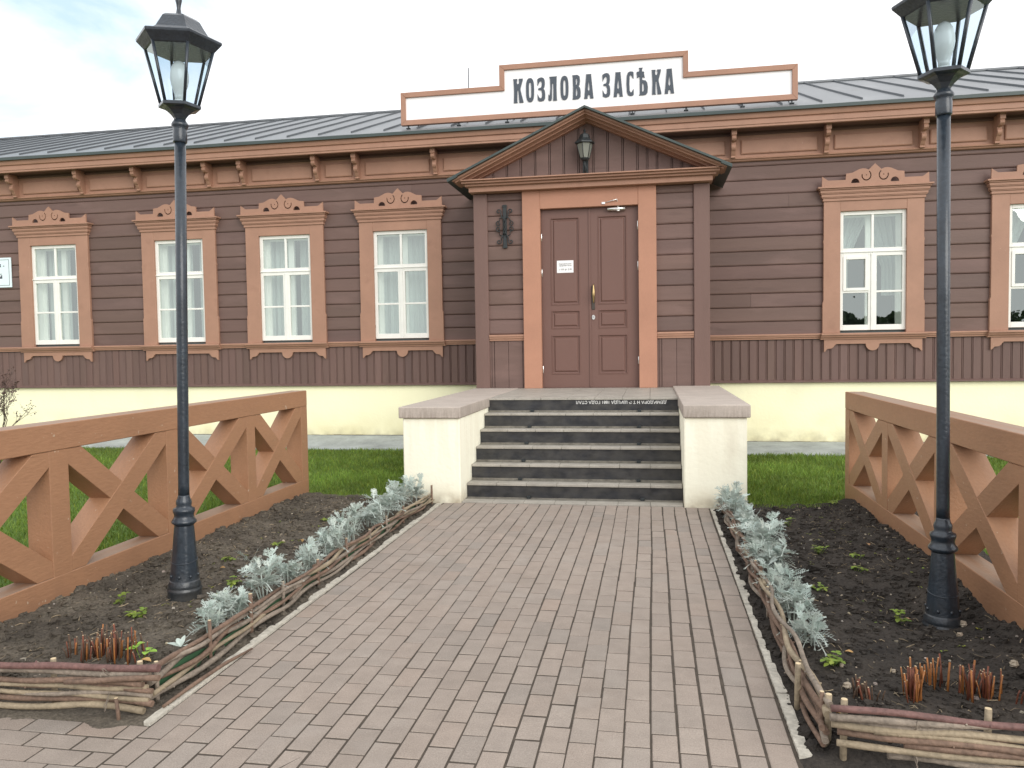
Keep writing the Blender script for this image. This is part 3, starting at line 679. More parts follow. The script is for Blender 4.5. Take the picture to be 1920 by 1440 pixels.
for x in allb:
    if -1.4 < x < 1.0: continue
    k = MB(); k.prism(bp_, lambda y, z, w_, x=x: (x + w_, y, z), -.030, .030)
    k.box(x - .036, x + .036, -.268, -.20, 4.395, 4.474)
    k.box(x - .034, x + .034, -.112, -.036, 4.112, 4.126)
    k.build('bracket', M['trim'], bld, bevel=.003)

# roof
SL = .37; RY0, RZ0 = -.43, 4.690; RY1 = 4.05; RZ1 = RZ0 + SL * (RY1 - RY0)
rf = MB()
def roof_pt(x, y, dz=0): return (x, y, RZ0 + SL * (y - RY0) + dz)
nx = 130
for i in range(nx):
    a = XL - .4 + (XR - XL + .8) * i / nx; b = XL - .4 + (XR - XL + .8) * (i + 1) / nx
    wa = noise.noise(Vector((a * 1.3, 0, 4))) * .010; wb = noise.noise(Vector((b * 1.3, 0, 4))) * .010
    for (ya, yb, fa, fb) in ((RY0, -.10, 1, .2), (-.10, RY1, .2, 0)):
        rf.face([roof_pt(a, ya, wa * fa), roof_pt(b, ya, wb * fa), roof_pt(b, yb, wb * fb), roof_pt(a, yb, wa * fb)])
    rf.face([(a, RY0 - .004, RZ0 + wa - .036), (b, RY0 - .004, RZ0 + wb - .036), (b, RY0, RZ0 + wb), (a, RY0, RZ0 + wa)])
rf.face([(XL - .4, RY1, RZ1), (XR + .4, RY1, RZ1), (XR + .4, 8.5, RZ0), (XL - .4, 8.5, RZ0)])
rf.build('roof', M['roof'], bld)
w = MB(); w.box(XL - .4, XR + .4, RY0 + .002, -.30, 4.676, 4.684)
w.build('eave_board', M['dripmetal'], bld)
w = MB(); w.box(XL - .4, XR + .4, RY0 - .012, RY0 + .001, 4.640, 4.684)
w.build('eave_drip', M['dripmetal'], bld)
x = 3.312 - .524 * 36
while x < XR + .3:
    sm = MB(); y0 = -.17 + random.uniform(-.01, .01)
    h = .028; wd = .009; pr = None; n = 10
    for i in range(n):
        ya = y0 + (RY1 - y0) * i / n; yb = y0 + (RY1 - y0) * (i + 1) / n
        xa = x + noise.noise(Vector((x, ya * .8, 0))) * .012 * (1 if i else 0); xb = x + noise.noise(Vector((x, yb * .8, 0))) * .012
        A = roof_pt(xa, ya); B = roof_pt(xb, yb)
        sm.hexa([(xa - wd, ya, A[2] - .01), (xa + wd, ya, A[2] - .01), (xb + wd, yb, B[2] - .01), (xb - wd, yb, B[2] - .01), (xa - wd * .6, ya, A[2] + h), (xa + wd * .6, ya, A[2] + h), (xb + wd * .6, yb, B[2] + h), (xb - wd * .6, yb, B[2] + h)])
    sm.build('roof_seam', M['seam'], bld); x += .5235
w = MB(); w.tube([(XL - .4, RY1, RZ1 + .015), (0, RY1, RZ1 + .015), (XR + .4, RY1, RZ1 + .015)], .035, 8)
w.build('ridge_cap', M['roof'], bld)

# ------------------------------------------------------------------ windows
def window(x0, i):
    win = MB(); z0, z1 = WZ, WZ + WH; x1 = x0 + WW; yf = -.004
    F = .060
    def fr(a, b, c, d, y=yf, dep=.045): win.box(a, b, y, y + dep, c, d)
    zt = z1 - WH * .345            # meeting rail between fanlight sash and casements
    # upper sash
    fr(x0 + .004, x0 + F, zt + .004, z1 - .004); fr(x1 - F, x1 - .004, zt + .004, z1 - .004)
    fr(x0 + F, x1 - F, z1 - F, z1 - .004); fr(x0 + F, x1 - F, zt + .004, zt + .055)
    xm = (x0 + x1) / 2; fr(xm - .017, xm + .017, zt + .055, z1 - F, yf + .004, .035)
    # drip under upper sash
    win.box(x0 + .002, x1 - .002, yf - .014, yf - .001, zt - .004, zt + .012)
    # casements
    zb = z0 + .004; zc = z1 - WH * .676
    for a, b in ((x0 + .004, xm - .003), (xm + .003, x1 - .004)):
        fr(a, a + .052, zb, zt - .006); fr(b - .052, b, zb, zt - .006); fr(a + .052, b - .052, zt - .058, zt - .006); fr(a + .052, b - .052, zb, zb + .075)
        fr(a + .052, b - .052, zc - .014, zc + .014, yf + .004, .035)
    win.box(xm - .022, xm + .022, yf - .012, yf - .001, zb, zt - .02)
    if i >= 4:                     # small hinged vent sash in the upper left light
        a, b = x0 + .056, xm - .055; c, d = zc + .014, zt - .058
        for (p, q, r_, s_) in ((a, a + .042, c, d), (b - .042, b, c, d), (a + .042, b - .042, c, c + .042), (a + .042, b - .042, d - .042, d)):
            win.box(p, q, yf - .010, yf + .030, r_, s_)
    o = win.build('window', M['white'], bld, bevel=.003)
    # glass
    gl = MB()
    gl.face([(x0 + F, yf + .026, zt + .05), (x1 - F, yf + .026, zt + .05), (x1 - F, yf + .026, z1 - F), (x0 + F, yf + .026, z1 - F)])
    for a, b in ((x0 + .05, xm - .05), (xm + .05, x1 - .05)):
        gl.face([(a, yf + .026, zb + .07), (b, yf + .026, zb + .07), (b, yf + .026, zt - .055), (a, yf + .026, zt - .055)])
    gl.build('pane', M['pane'], o)
    # reveal box and inner sash
    rv = MB(); a, b, c, d = x0 + .02, x1 - .02, z0 + .02, z1 - .02; y0, y1 = .045, .30
    rv.box(a - .02, a, y0, y1, c, d); rv.box(b, b + .02, y0, y1, c, d); rv.box(a, b, y0, y1, d, d + .02); rv.box(a, b, y0, y1, c - .02, c)
    yi = .20
    for (p, q, r_, s_) in ((a, a + .065, c, d), (b - .065, b, c, d), (a + .065, b - .065, d - .045, d), (a + .065, b - .065, c, c + .05), (xm - .045, xm + .045, c + .05, d - .045), (a + .065, xm - .045, zt - .03, zt + .02), (xm + .045, b - .065, zt - .03, zt + .02)):
        rv.box(p, q, yi, yi + .035, r_, s_)
    rv.build('reveal', M['reveal'], o)
    # dark room behind
    rm = MB(); A, B, Cc, D = x0 - .25, x1 + .25, z0 - .2, z1 + .25
    rm.box(A, B, 1.6, 1.62, Cc, D); rm.box(A - .02, A, .30, 1.6, Cc, D); rm.box(B, B + .02, .30, 1.6, Cc, D); rm.box(A, B, .30, 1.6, D, D + .02); rm.box(A, B, .30, 1.6, Cc - .02, Cc)
    for q in ((A, x0 + .02, Cc, D), (x1 - .02, B, Cc, D)): rm.box(q[0], q[1], .28, .299, q[2], q[3])
    rm.box(x0 + .02, x1 - .02, .28, .299, D - .25, D); rm.box(x0 + .02, x1 - .02, .28, .299, Cc, z0 + .018)
    rm.build('room', M['room'], o)
    # curtains: pleated sheets
    rr = random.Random(100 + i)
    def cloth(xa, xb, ztop, zbot, part, y=.40):
        cb = MB(); n = 46; mrows = 12; ph = rr.uniform(0, 6)
        for j in range(mrows + 1):
            f = j / mrows; z = ztop + (zbot - ztop) * f
            for k in range(n + 1):
                u = k / n
                if part == 'l': e = xb - (xb - xa) * .55 * min(1, f * 1.5) ** .8; xx = xa + (e - xa) * u
                elif part == 'r': e = xa + (xb - xa) * .55 * min(1, f * 1.5) ** .8; xx = e + (xb - e) * u
                else: xx = xa + (xb - xa) * u
                yy = y + .018 * math.sin(u * 34 + ph + .6 * math.sin(f * 3)) + .012 * math.sin(u * 71 + ph * 2) * (1 - .3 * f)
                cb.v.append((xx, yy, z))
        for j in range(mrows):
            for k in range(n):
                q = j * (n + 1) + k; cb.f.append((q, q + 1, q + n + 2, q + n + 1)); cb.t.append(None); cb.sm.append(True)
        cb.build('curtain', M['curtain'], o)
    if i < 4:
        gp = [.16, .12, .08, .02][i]
        cloth(x0 - .05, xm - gp * .2 + (.05 if i == 3 else 0), z1 + .05, z0 - .05, 'f'); cloth(xm + gp * .6, x1 + .06, z1 + .05, z0 - .05, 'f', .43)
    else:
        cloth(x0 - .05, xm + .10, z1 + .05, z0 + .62, 'l'); cloth(xm - .12, x1 + .06, z1 + .05, z0 + .5, 'r', .43)
    # casing
    cx = xm
    cs = MB(); zc0, zc1 = 1.622, 3.46; xi = WW / 2 - .012; xo = .655
    for s in (-1, 1):
        pts = [(xi, zc0), (xo + .012, zc0), (xo + .012, zc0 + .42), (xo, zc0 + .45), (xo, zc0 + 1.25), (xo + .006, zc0 + 1.27), (xo - .002, zc0 + 1.30), (xo - .002, zc1), (xi, zc1)]
        cs.prism([(cx + s * u, v) for u, v in (pts if s > 0 else pts[::-1])], lambda u, v, w_: (u, w_, v), .0, -.046)
    cs.box(cx - xi, cx + xi, -.044, .0, z1 - .006, zc1)
    cs.build('casing', M['trim'], o, bevel=.003)
    # cornice above the casing
    hc = MB()
    for (za, zb_, hw, dp) in ((3.452, 3.492, .668, .062), (3.492, 3.506, .682, .074), (3.506, 3.546, .690, .082), (3.546, 3.560, .702, .094), (3.560, 3.598, .708, .102), (3.598, 3.618, .722, .118), (3.618, 3.642, .745, .140)):
        hc.box(cx - hw, cx + hw, -dp, .0, za, zb_ - .0004)
    hc.build('window_cornice', M['trim'], o, bevel=.003)
    # carved crest: cut-out board with scroll slots and half-moon holes
    half = [(0, .256), (.080, .185), (.120, .200), (.160, .203), (.205, .194), (.29, .157), (.37, .148), (.375, .075), (.60, .075), (.62, .085), (.680, .125), (.685, .0)]
    outl = [(u, v) for u, v in half] + [(-u, v) for u, v in half[::-1][:-1]]
    polys = [outl]
    for s in (-1, 1):
        ao = arc(.110, .118, .064, 125, 375, 22); ai = arc(.110, .118, .050, 375, 125, 22)
        # C slot open upwards-outwards
        p = [(s * u, v) for u, v in ao + ai]
        polys.append(p)
        polys.append([(s * u, v) for u, v in arc(.110, .122, .007, 0, 315, 7)])
        polys.append([(s * (.252 + u), .032 + v) for u, v in [(-.054, 0)] + arc(0, 0, .054, 180, 0, 10)[1:]])
    cr = curve_shape('crest', M['trim'], polys, .026, o, y=-.108)
    cr.location = (cx, 0, 3.6425); cr.scale = (1.01, 1, 1.14)
    # sill and apron board
    sl = MB(); sl.xprof(belt_profile(0, 1.530, 1.6215, .105), cx - .690, cx + .690)
    sl.build('sill', M['trim'], o, bevel=.002)
    hp = [(.642, -.004), (.642, -.170), (.628, -.168), (.600, -.132), (.585, -.128), (.545, -.124), (.515, -.105), (.500, -.080), (.490, -.078), (.485, -.062), (.095, -.062)]
    hp += [(u, v) for u, v in arc(0, -.070, .088, 0, -90, 8)][0:]
    ol = [(u, v) for u, v in hp] + [(-u, v) for u, v in hp[::-1][1:]]
    aprn = curve_shape('apron_board', M['trim'], [ol], .030, o, y=-.036)
    aprn.location = (cx, 0, 1.531)
    return o
for i, x in enumerate(WX): window(x, i)

# ------------------------------------------------------------------ porch
PXL, PXR = -1.958, 1.208; PC = -.385; PY = -1.0; PZ = .926
for a, b in ((-1.765, -1.270), (.515, 1.000)):
    por = MB(); plank_rows(por, 1.668, 3.60, a, b, [], PY, .203, False); n = 2; x = a + .07
    por.box(a, a + .03, PY + .004, PY + .03, PZ, 1.585, (1, 1, 1)); por.box(a + .034, a + .062, PY - .002, PY + .03, PZ, 1.585, (.98,) * 3)
    wv = (b - a - .10) / 2
    for k in range(n):
        v = rnd.gauss(1, .03); por.box(x, x + wv - .005, PY, PY + .03, PZ, 1.585, (v,) * 3); x += wv
    por.box(x, b, PY + .004, PY + .03, PZ, 1.585, (1, 1, 1)); por.build('porch_siding', M['wall'], bld)
pc = MB()
pc.box(PXL + .02, -1.272, PY + .032, PY + .10, PZ, 3.62); pc.box(.517, PXR - .02, PY + .032, PY + .10, PZ, 3.62); pc.box(-1.272, .517, PY + .092, PY + .16, 3.36, 3.62)
pc.box(PXL + .02, PXL + .10, PY + .10, -.06, PZ, 3.75); pc.box(PXR - .10, PXR - .02, PY + .10, -.06, PZ, 3.75)
pc.box(-1.9, 1.15, PY + .01, PY + .05, 3.62, 3.80)
pc.build('porch_wall', M['soffit'], bld)
# side cladding of the porch
sc_ = MB()
for x_, s in ((PXL + .0195, -1), (PXR - .0195, 1)):
    z = PZ
    while z < 3.7:
        v = rnd.gauss(1, .03)
        sc_.prism([(0, z), (0, min(z + .2, 3.75) - .002), (s * .012, min(z + .2, 3.75) - .01), (s * .012, z + .02)] if s < 0 else [(0, z), (s * .012, z + .02), (s * .012, min(z + .2, 3.75) - .01), (0, min(z + .2, 3.75) - .002)], lambda u, v_, w_, x_=x_: (x_ + u, w_, v_), PY + .11, -.03, (v,) * 3)
        z += .203
sc_.build('porch_side', M['wall'], bld)
for a, b in ((PXL, -1.764), (1.001, PXR)):
    p = MB(); p.box(a, b, PY - .035, PY + .14, PZ, 3.602); p.build('porch_post', M['post'], bld, bevel=.008)
pb_ = MB()
for a, b in ((-1.762, -1.275), (.521, .999)): pb_.xprof(belt_profile(PY, 1.583, 1.668, .045), a, b)
pb_.build('porch_belt', M['trim'], bld, bevel=.002)
dc = MB(); dc.box(-1.274, -1.030, PY - .062, PY + .09, PZ, 3.604); dc.box(.283, .519, PY - .062, PY + .09, PZ, 3.604); dc.box(-1.0295, .2825, PY - .058, PY + .09, 3.358, 3.604)
dc.build('door_casing', M['doortrim'], bld, bevel=.004)
# entablature
en = MB()
for (za, zb_, dp, e) in ((3.605, 3.668, .165, .030), (3.668, 3.676, .175, .042), (3.676, 3.700, .215, .070), (3.700, 3.706, .222, .080), (3.706, 3.728, .262, .112), (3.728, 3.735, .268, .118), (3.735, 3.752, .300, .135)):
    en.box(PXL - e, PXR + e, PY - dp, PY + .10, za, zb_ - .0004)
en.build('entablature', M['trim'], bld, bevel=.002)
# pediment boards
APX, APZ, HW, EZ = -.385, 4.600, 1.845, 3.752; SLP = (APZ - EZ) / HW
tb = MB(); x = -2.05
rt = random.Random(8)
while x < 1.30:
    wv = rt.choice((.165, .17, .10)); x1 = min(x + wv, 1.30)
    def zt_(xx): return min(APZ - .07 - SLP * abs(xx - APX), 4.60)
    za, zb_ = zt_(x), zt_(x1)
    if max(za, zb_) > 3.76:
        v = rt.gauss(1, .035); o2 = rt.uniform(-.003, .003)
        segs_ = [(x, x1)] if not (x < APX < x1) else [(x, APX), (APX, x1)]
        for s0, s1 in segs_:
            tb.hexa([(s0 + (.003 if s0 == x else 0), PY + .02 + o2 - .03, 3.752), (s1, PY + .02 + o2 - .03, 3.752), (s1, PY + .05, 3.752), (s0 + (.003 if s0 == x else 0), PY + .05, 3.752)] + [(s0 + (.003 if s0 == x else 0), PY - .01 + o2, max(3.753, zt_(s0))), (s1, PY - .01 + o2, max(3.753, zt_(s1))), (s1, PY + .05, max(3.753, zt_(s1))), (s0 + (.003 if s0 == x else 0), PY + .05, max(3.753, zt_(s0)))], (v, v, v))
        # bead batten
        if x1 < 1.25:
            zz = zt_(x1 + .01)
            if zz > 3.78: tb.box(x1 + .006, x1 + .022, PY - .004, PY + .05, 3.752, zz - .012, (v * .93,) * 3)
    x = x1 + .028
tb.build('pediment_boards', M['wall'], bld)
tk = MB(); tk.prism([(APX - HW + .05, 3.752), (APX + HW - .05, 3.752), (APX, APZ - .06)], lambda u, v, w_: (u, w_, v), PY + .051, PY + .09); tk.build('pediment_back', M['soffit'], bld)
# raking cornice: stepped layers each side
rk = MB()
def rake(b, s, top, bot, y0, y1, hw):
    zt0, zb0 = APZ - top, APZ - bot
    b.hexa([(APX, y0, zb0), (APX + s * hw, y0, zb0 - SLP * hw), (APX + s * hw, y1, zb0 - SLP * hw), (APX, y1, zb0), (APX, y0, zt0), (APX + s * hw, y0, zt0 - SLP * hw), (APX + s * hw, y1, zt0 - SLP * hw), (APX, y1, zt0)])
for s in (-1, 1):
    rake(rk, s, .030, .054, PY - .345, PY + .05, HW - .06); rake(rk, s, .0545, .060, PY - .325, PY + .05, HW - .075); rake(rk, s, .0605, .080, PY - .300, PY + .05, HW - .09)
    rake(rk, s, .0805, .086, PY - .235, PY + .05, HW - .13); rake(rk, s, .0865, .106, PY - .200, PY + .05, HW - .16); rake(rk, s, .1065, .112, PY - .120, PY + .05, HW - .20); rake(rk, s, .1125, .126, PY - .085, PY + .05, HW - .23)
rk.build('raking_cornice', M['trim'], bld)
pr_ = MB()
for s in (-1, 1): rake(pr_, s, .0, .028, PY - .40, -.02, HW)
pr_.build('porch_roof', M['dripmetal'], bld)
for s in (-1, 1):   # metal-clad underside strip along each eave of the porch roof
    pl_ = MB(); h0, h1 = HW - .135, HW - .002; zs0, zs1 = APZ - SLP * h0 - .0285, APZ - SLP * h1 - .0285
    q = [(APX + s * h0, zs0 - .014), (APX + s * h1, zs1 - .014), (APX + s * h1, zs1), (APX + s * h0, zs0)]
    pl_.prism(q if s > 0 else q[::-1], lambda u, v, w_: (u, w_, v), PY - .398, -.03); pl_.build('porch_eave', M['dripmetal'], bld)
for s in (-1, 1):
    sfp = MB()
    xa, xb = sorted((APX + s * 1.58, APX + s * (HW - .137)))
    za = APZ - SLP * abs(xa - APX) - .035; zb_ = APZ - SLP * abs(xb - APX) - .035
    sfp.hexa([(xa, PY + .10, za - .015), (xb, PY + .10, zb_ - .015), (xb, -.04, zb_ - .015), (xa, -.04, za - .015), (xa, PY + .10, za), (xb, PY + .10, zb_), (xb, -.04, zb_), (xa, -.04, za)])
    sfp.build('porch_soffit', M['soffit'], bld)

# ------------------------------------------------------------------ double door
def leaf(x0, x1, px0, px1):
    d = MB(); yb = PY + .07; yf = PY + .030; z0, z1 = PZ + .006, 3.352
    P = [(1.110, 1.650), (1.733, 1.986), (2.056, 3.243)]
    zs = [z0] + sum([[a, b] for a, b in P], []) + [z1]
    d.box(x0, px0, yf, yb, z0, z1); d.box(px1, x1, yf, yb, z0, z1)
    for k in range(0, len(zs), 2): d.box(px0, px1, yf, yb, zs[k], zs[k + 1])
    for a, b in P:
        ring_panel(d, px0, px1, a, b, yf, [(0, 0), (.004, -.006), (.012, -.006), (.020, .012), (.030, .014), (.036, .014), (.052, .000), (.058, -.001)])
    return d.build('door', M['door'], bld)
dl = leaf(-1.022, -.374, -.903, -.505); dr = leaf(-.368, .276, -.262, .130)
df = MB(); df.box(-.384, -.358, PY + .018, PY + .029, PZ + .01, 3.345); df.build('astragal', M['door'], dl, bevel=.003)
df = MB(); df.box(-1.032, -1.0235, PY + .02, PY + .09, PZ, 3.358); df.box(.2775, .285, PY + .02, PY + .09, PZ, 3.358); df.box(-1.023, .277, PY + .02, PY + .09, 3.3535, 3.3585)
df.box(-1.032, .285, PY + .0, PY + .09, PZ - .004, PZ + .004)
df.build('door_frame', M['door'], bld)
h = MB(); h.box(-.350, -.305, PY + .020, PY + .0295, 1.985, 2.31); h.build('handle_plate', M['bronze'], dr, bevel=.006)
h = MB(); pts = []
h.tube([(-.318, PY - .030, 2.075), (-.318, PY - .034, 2.10), (-.318, PY - .040, 2.15), (-.318, PY - .044, 2.205), (-.318, PY - .040, 2.26), (-.318, PY - .034, 2.30), (-.318, PY - .030, 2.325)], [.008, .010, .015, .020, .014, .009, .011], 10)
h.tube([(-.320, PY - .032, 2.115), (-.320, PY + .022, 2.115)], .008, 8); h.tube([(-.320, PY - .032, 2.29), (-.320, PY + .022, 2.29)], .008, 8)
h.build('handle', M['brass'], dr)
h = MB(); h.prism([(.024 * math.cos(a) - .326, .034 * math.sin(a) + 1.883) for a in [2 * PI * k / 16 for k in range(16)]], lambda u, v, w_: (u, w_, v), PY + .0295, PY + .018); lk = h.build('lock', M['chrome'], dr, bevel=.003)
h = MB(); h.box(-.337, -.330, PY + .0165, PY + .0178, 1.880, 1.892); h.box(-.324, -.317, PY + .0165, PY + .0178, 1.880, 1.892); h.build('keyhole', M['ink'], lk)
h = MB(); h.tube([(-.125, PY - .010, 3.322), (.112, PY - .010, 3.322)], .026, 12); h.box(-.10, .09, PY - .008, PY + .029, 3.302, 3.342); h.lathe([(.018, 3.345), (.018, 3.372), (.012, 3.376)], .02, PY - .010, 12)
h.lathe([(.020, 3.285), (.028, 3.30)], .02, PY - .012, 12)
h.tube([(.020, PY - .012, 3.378), (.004, PY - .085, 3.435)], .007, 6); h.tube([(.004, PY - .085, 3.435), (-.165, PY - .058, 3.398)], .006, 6); h.box(-.195, -.150, PY - .073, PY - .0585, 3.382, 3.408)
h.build('door_closer', M['chrome'], dr)
for x_, p_, lst in ((.262, dr, ((3.040, 3.155), (2.500, 2.620), (1.245, 1.345))), (-1.008, dl, ((2.93, 3.03), (2.45, 2.55), (1.13, 1.23)))):
    for a, b in lst: h = MB(); h.lathe([(.006, a), (.008, a + .003), (.008, b - .003), (.006, b)], x_ + (.014 if x_ > 0 else -.014), PY + .014, 8); h.build('hinge', M['chrome'], p_)

# notice on the door
nt_ = thing('door_notice', 'small white printed notice with two lines and opening hours on the left door leaf', 'notice', (-.704, PY + .026, 2.579))
b = MB(); b.box(-.113, .113, -.001, .0012, -.083, .083); b.build('sheet', M['paper'], nt_)
for body, z, wd, sz in (('Режим работы музея', .030, .170, .022), ('станции Козл. Засека', .006, .170, .022), ('с  8 30  до  22 30', -.048, .172, .032)):
    me = text_mesh('lettering', body, sz, M['ink'], .0006, wd, .0004); o = bpy.data.objects.new('lettering', me); C.objects.link(o); o.parent = nt_; o.location = (-.085, -.0016, z)

# ------------------------------------------------------------------ steps
st = thing('entrance_steps', 'flight of dark-fronted steps with pale treads between two cream side walls', 'steps', (0, 0, 0))
SY0, TR, RI = -4.363, .2208, .1543; SXL, SXR = -1.376, .730
def tiles(b, y0, y1, z0, z1, wt=.30):
    x = SXL + .002; r_ = random.Random(int(z1 * 1000))
    x -= r_.uniform(0, .0)
    while x < SXR - .01:
        x1 = min(x + wt, SXR - .002); b.box(x, x1 - .0025, y0, y1, z0, z1 + r_.uniform(-.0012, .0012)); x = x1
for k in range(7):
    zt = k * RI + (.012 if k == 0 else 0); y0 = SY0 + TR * k
    if k < 6:
        t = MB(); tiles(t, y0, y0 + TR - .085, zt - .024, zt); t.build('tread', M['tread'], st, bevel=.003)
        t = MB(); t.box(SXL + .002, SXR - .002, y0 + TR - .0845, y0 + TR + .02, zt - .024, zt - .002); t.build('grout_strip', M['grout'], st)
    else:
        t = MB(); x = SXL + .002
        while x < SXR - .01:
            x1 = min(x + .30, SXR - .002); yy = y0
            while yy < PY - .02:
                y1 = min(yy + .40, PY - .02); t.box(x, x1 - .003, yy + .0015, y1 - .0015, zt - .024, zt + random.uniform(-.0012, .0012)); yy = y1
            x = x1
        t.build('landing', M['tread'], st, bevel=.002)
    if k > 0:
        r_ = MB(); r_.box(SXL + .001, SXR - .001, y0 + .018, y0 + .045, zt - RI - .001, zt - .0245); ro = r_.build('riser', M['riser'], st); r_ = MB(); r_.box(SXL + .003, SXR - .003, y0 + .006, y0 + .0178, zt - RI + .001 - .003, zt - RI + .014); r_.build('grout_strip', M['grout'], st)
        if k == 6:
            me = text_mesh('inscription', 'ДЕМИДОВА Н Т Э ШИЦДА 1881 ГОДА СТАЛ', .045, M['inscription'], .001, .985, .0006)
            me.transform(Matrix.Rotation(PI, 4, 'Y'))
            o = bpy.data.objects.new('inscription', me); C.objects.link(o); o.parent = ro; o.location = (.603, y0 + .0172, .889)
fb = MB(); fb.box(SXL + .001, SXR - .001, SY0 + .004, SY0 + .03, -.05, -.0125); fb.build('riser', M['riser'], st)
cr_ = MB()
for k in range(6): cr_.box(SXL + .003, SXR - .003, SY0 + TR * (k + 1) + .046, PY - .03, -.05 + (k > 0) * (.05 + k * RI - .03), (k + 1) * RI - .0245)
cr_.build('step_core', M['grout'], st)
# small dark rod sockets on the treads
for k in range(6):
    for xx in ((-.87, .31) if k else (-.75, .35)):
        s_ = MB(); s_.box(xx - .02, xx + .02, SY0 + TR * (k + 1) - .03, SY0 + TR * (k + 1) + .016, k * RI + .0, k * RI + .022 + .012 * (k == 0)); s_.build('rod_socket', M['wrought'], st, bevel=.003)
# side walls with coping
def cheek(x0, x1, yf, cz0, cz1, ox0, ox1, lab):
    b = MB(); rr = random.Random(int(x0 * 10)); n = 8
    b.box(x0, x1, yf + .02, -.02 + PY - .015, -.08, cz0)
    o = b.build('side_wall', M['cheek'], st, bevel=.012, segs=2)
    o['label'] = lab
    ys = [yf - .012, yf + 1.05, yf + 2.2, PY - .037]
    for a, c in zip(ys[:-1], ys[1:]):
        cc = MB(); cc.prism([(ox0, cz0 + .002), (ox1, cz0 + .002), (ox1, cz1), (ox0, cz1)] if True else [], lambda u, v, w_: (u, w_, v), a + .002, c - .002)
        cc.build('coping', M['coping'], o, bevel=.010, segs=3)
    return o
cheek(-1.948, -1.378, -4.40, .820, .932, -1.980, -1.362, 'cream side wall left of the steps, cracked and stained')
cheek(.732, 1.290, -4.41, .828, .948, .722, 1.318, 'cream side wall right of the steps')

# ------------------------------------------------------------------ roof sign
sg = thing('station_sign', 'long stepped white station name board with brown frame standing on the roof above the porch', 'sign', (0, -.15, 0))
X0, X1, X2, X3 = -3.237, -1.727, .985, 2.456; ZB, ZM, ZT = 4.846, 5.330, 5.625; FW = .075
b = MB()
b.box(X0 + .03, X1 + .0295, .0, .03, ZB + .03, ZM - .03); b.box(X1 + .031, X2 - .031, .0, .03, ZB + .03, ZT - .03); b.box(X2 - .0295, X3 - .03, .0, .03, ZB + .03, ZM - .03)
b.build('board', M['signwhite'], sg)
b = MB()
def fbox(x0, x1, z0, z1, m=0): b.box(x0, x1, -.03 - m, .045, z0, z1)
def miter(p): b.prism(p, lambda u, v, w_: (u, w_, v), .045, -.03)
f_ = FW
miter([(X0, ZB), (X3, ZB), (X3 - f_, ZB + f_), (X0 + f_, ZB + f_)])
miter([(X0, ZB), (X0 + f_, ZB + f_), (X0 + f_, ZM - f_), (X0, ZM)]); miter([(X3, ZB), (X3, ZM), (X3 - f_, ZM - f_), (X3 - f_, ZB + f_)])
miter([(X0, ZM), (X0 + f_, ZM - f_), (X1 + f_, ZM - f_), (X1, ZM)]); miter([(X1, ZM), (X1 + f_, ZM - f_), (X1 + f_, ZT - f_), (X1, ZT)])
miter([(X1, ZT), (X1 + f_, ZT - f_), (X2 - f_, ZT - f_), (X2, ZT)]); miter([(X2, ZT), (X2 - f_, ZT - f_), (X2 - f_, ZM - f_), (X2, ZM)])
miter([(X2, ZM), (X2 - f_, ZM - f_), (X3 - f_, ZM - f_), (X3, ZM)])
o = b.build('frame', M['trim'], sg, bevel=.004)
for x in (-3.13, -2.35, -1.62, -.7, .2, .95, 1.72, 2.38):
    l_ = MB(); zr = RZ0 + SL * (-.15 - RY0); l_.box(x - .009, x + .009, -.005, .012, zr - .01, ZB + .002); l_.box(x - .03, x + .03, -.03, .03, zr + .001, zr + .012)
    l_.tube([(x, .02, ZB + .10), (x + .03, .45, zr + .45 * SL + .0)], .008, 6); l_.build('leg', M['wrought'], sg)
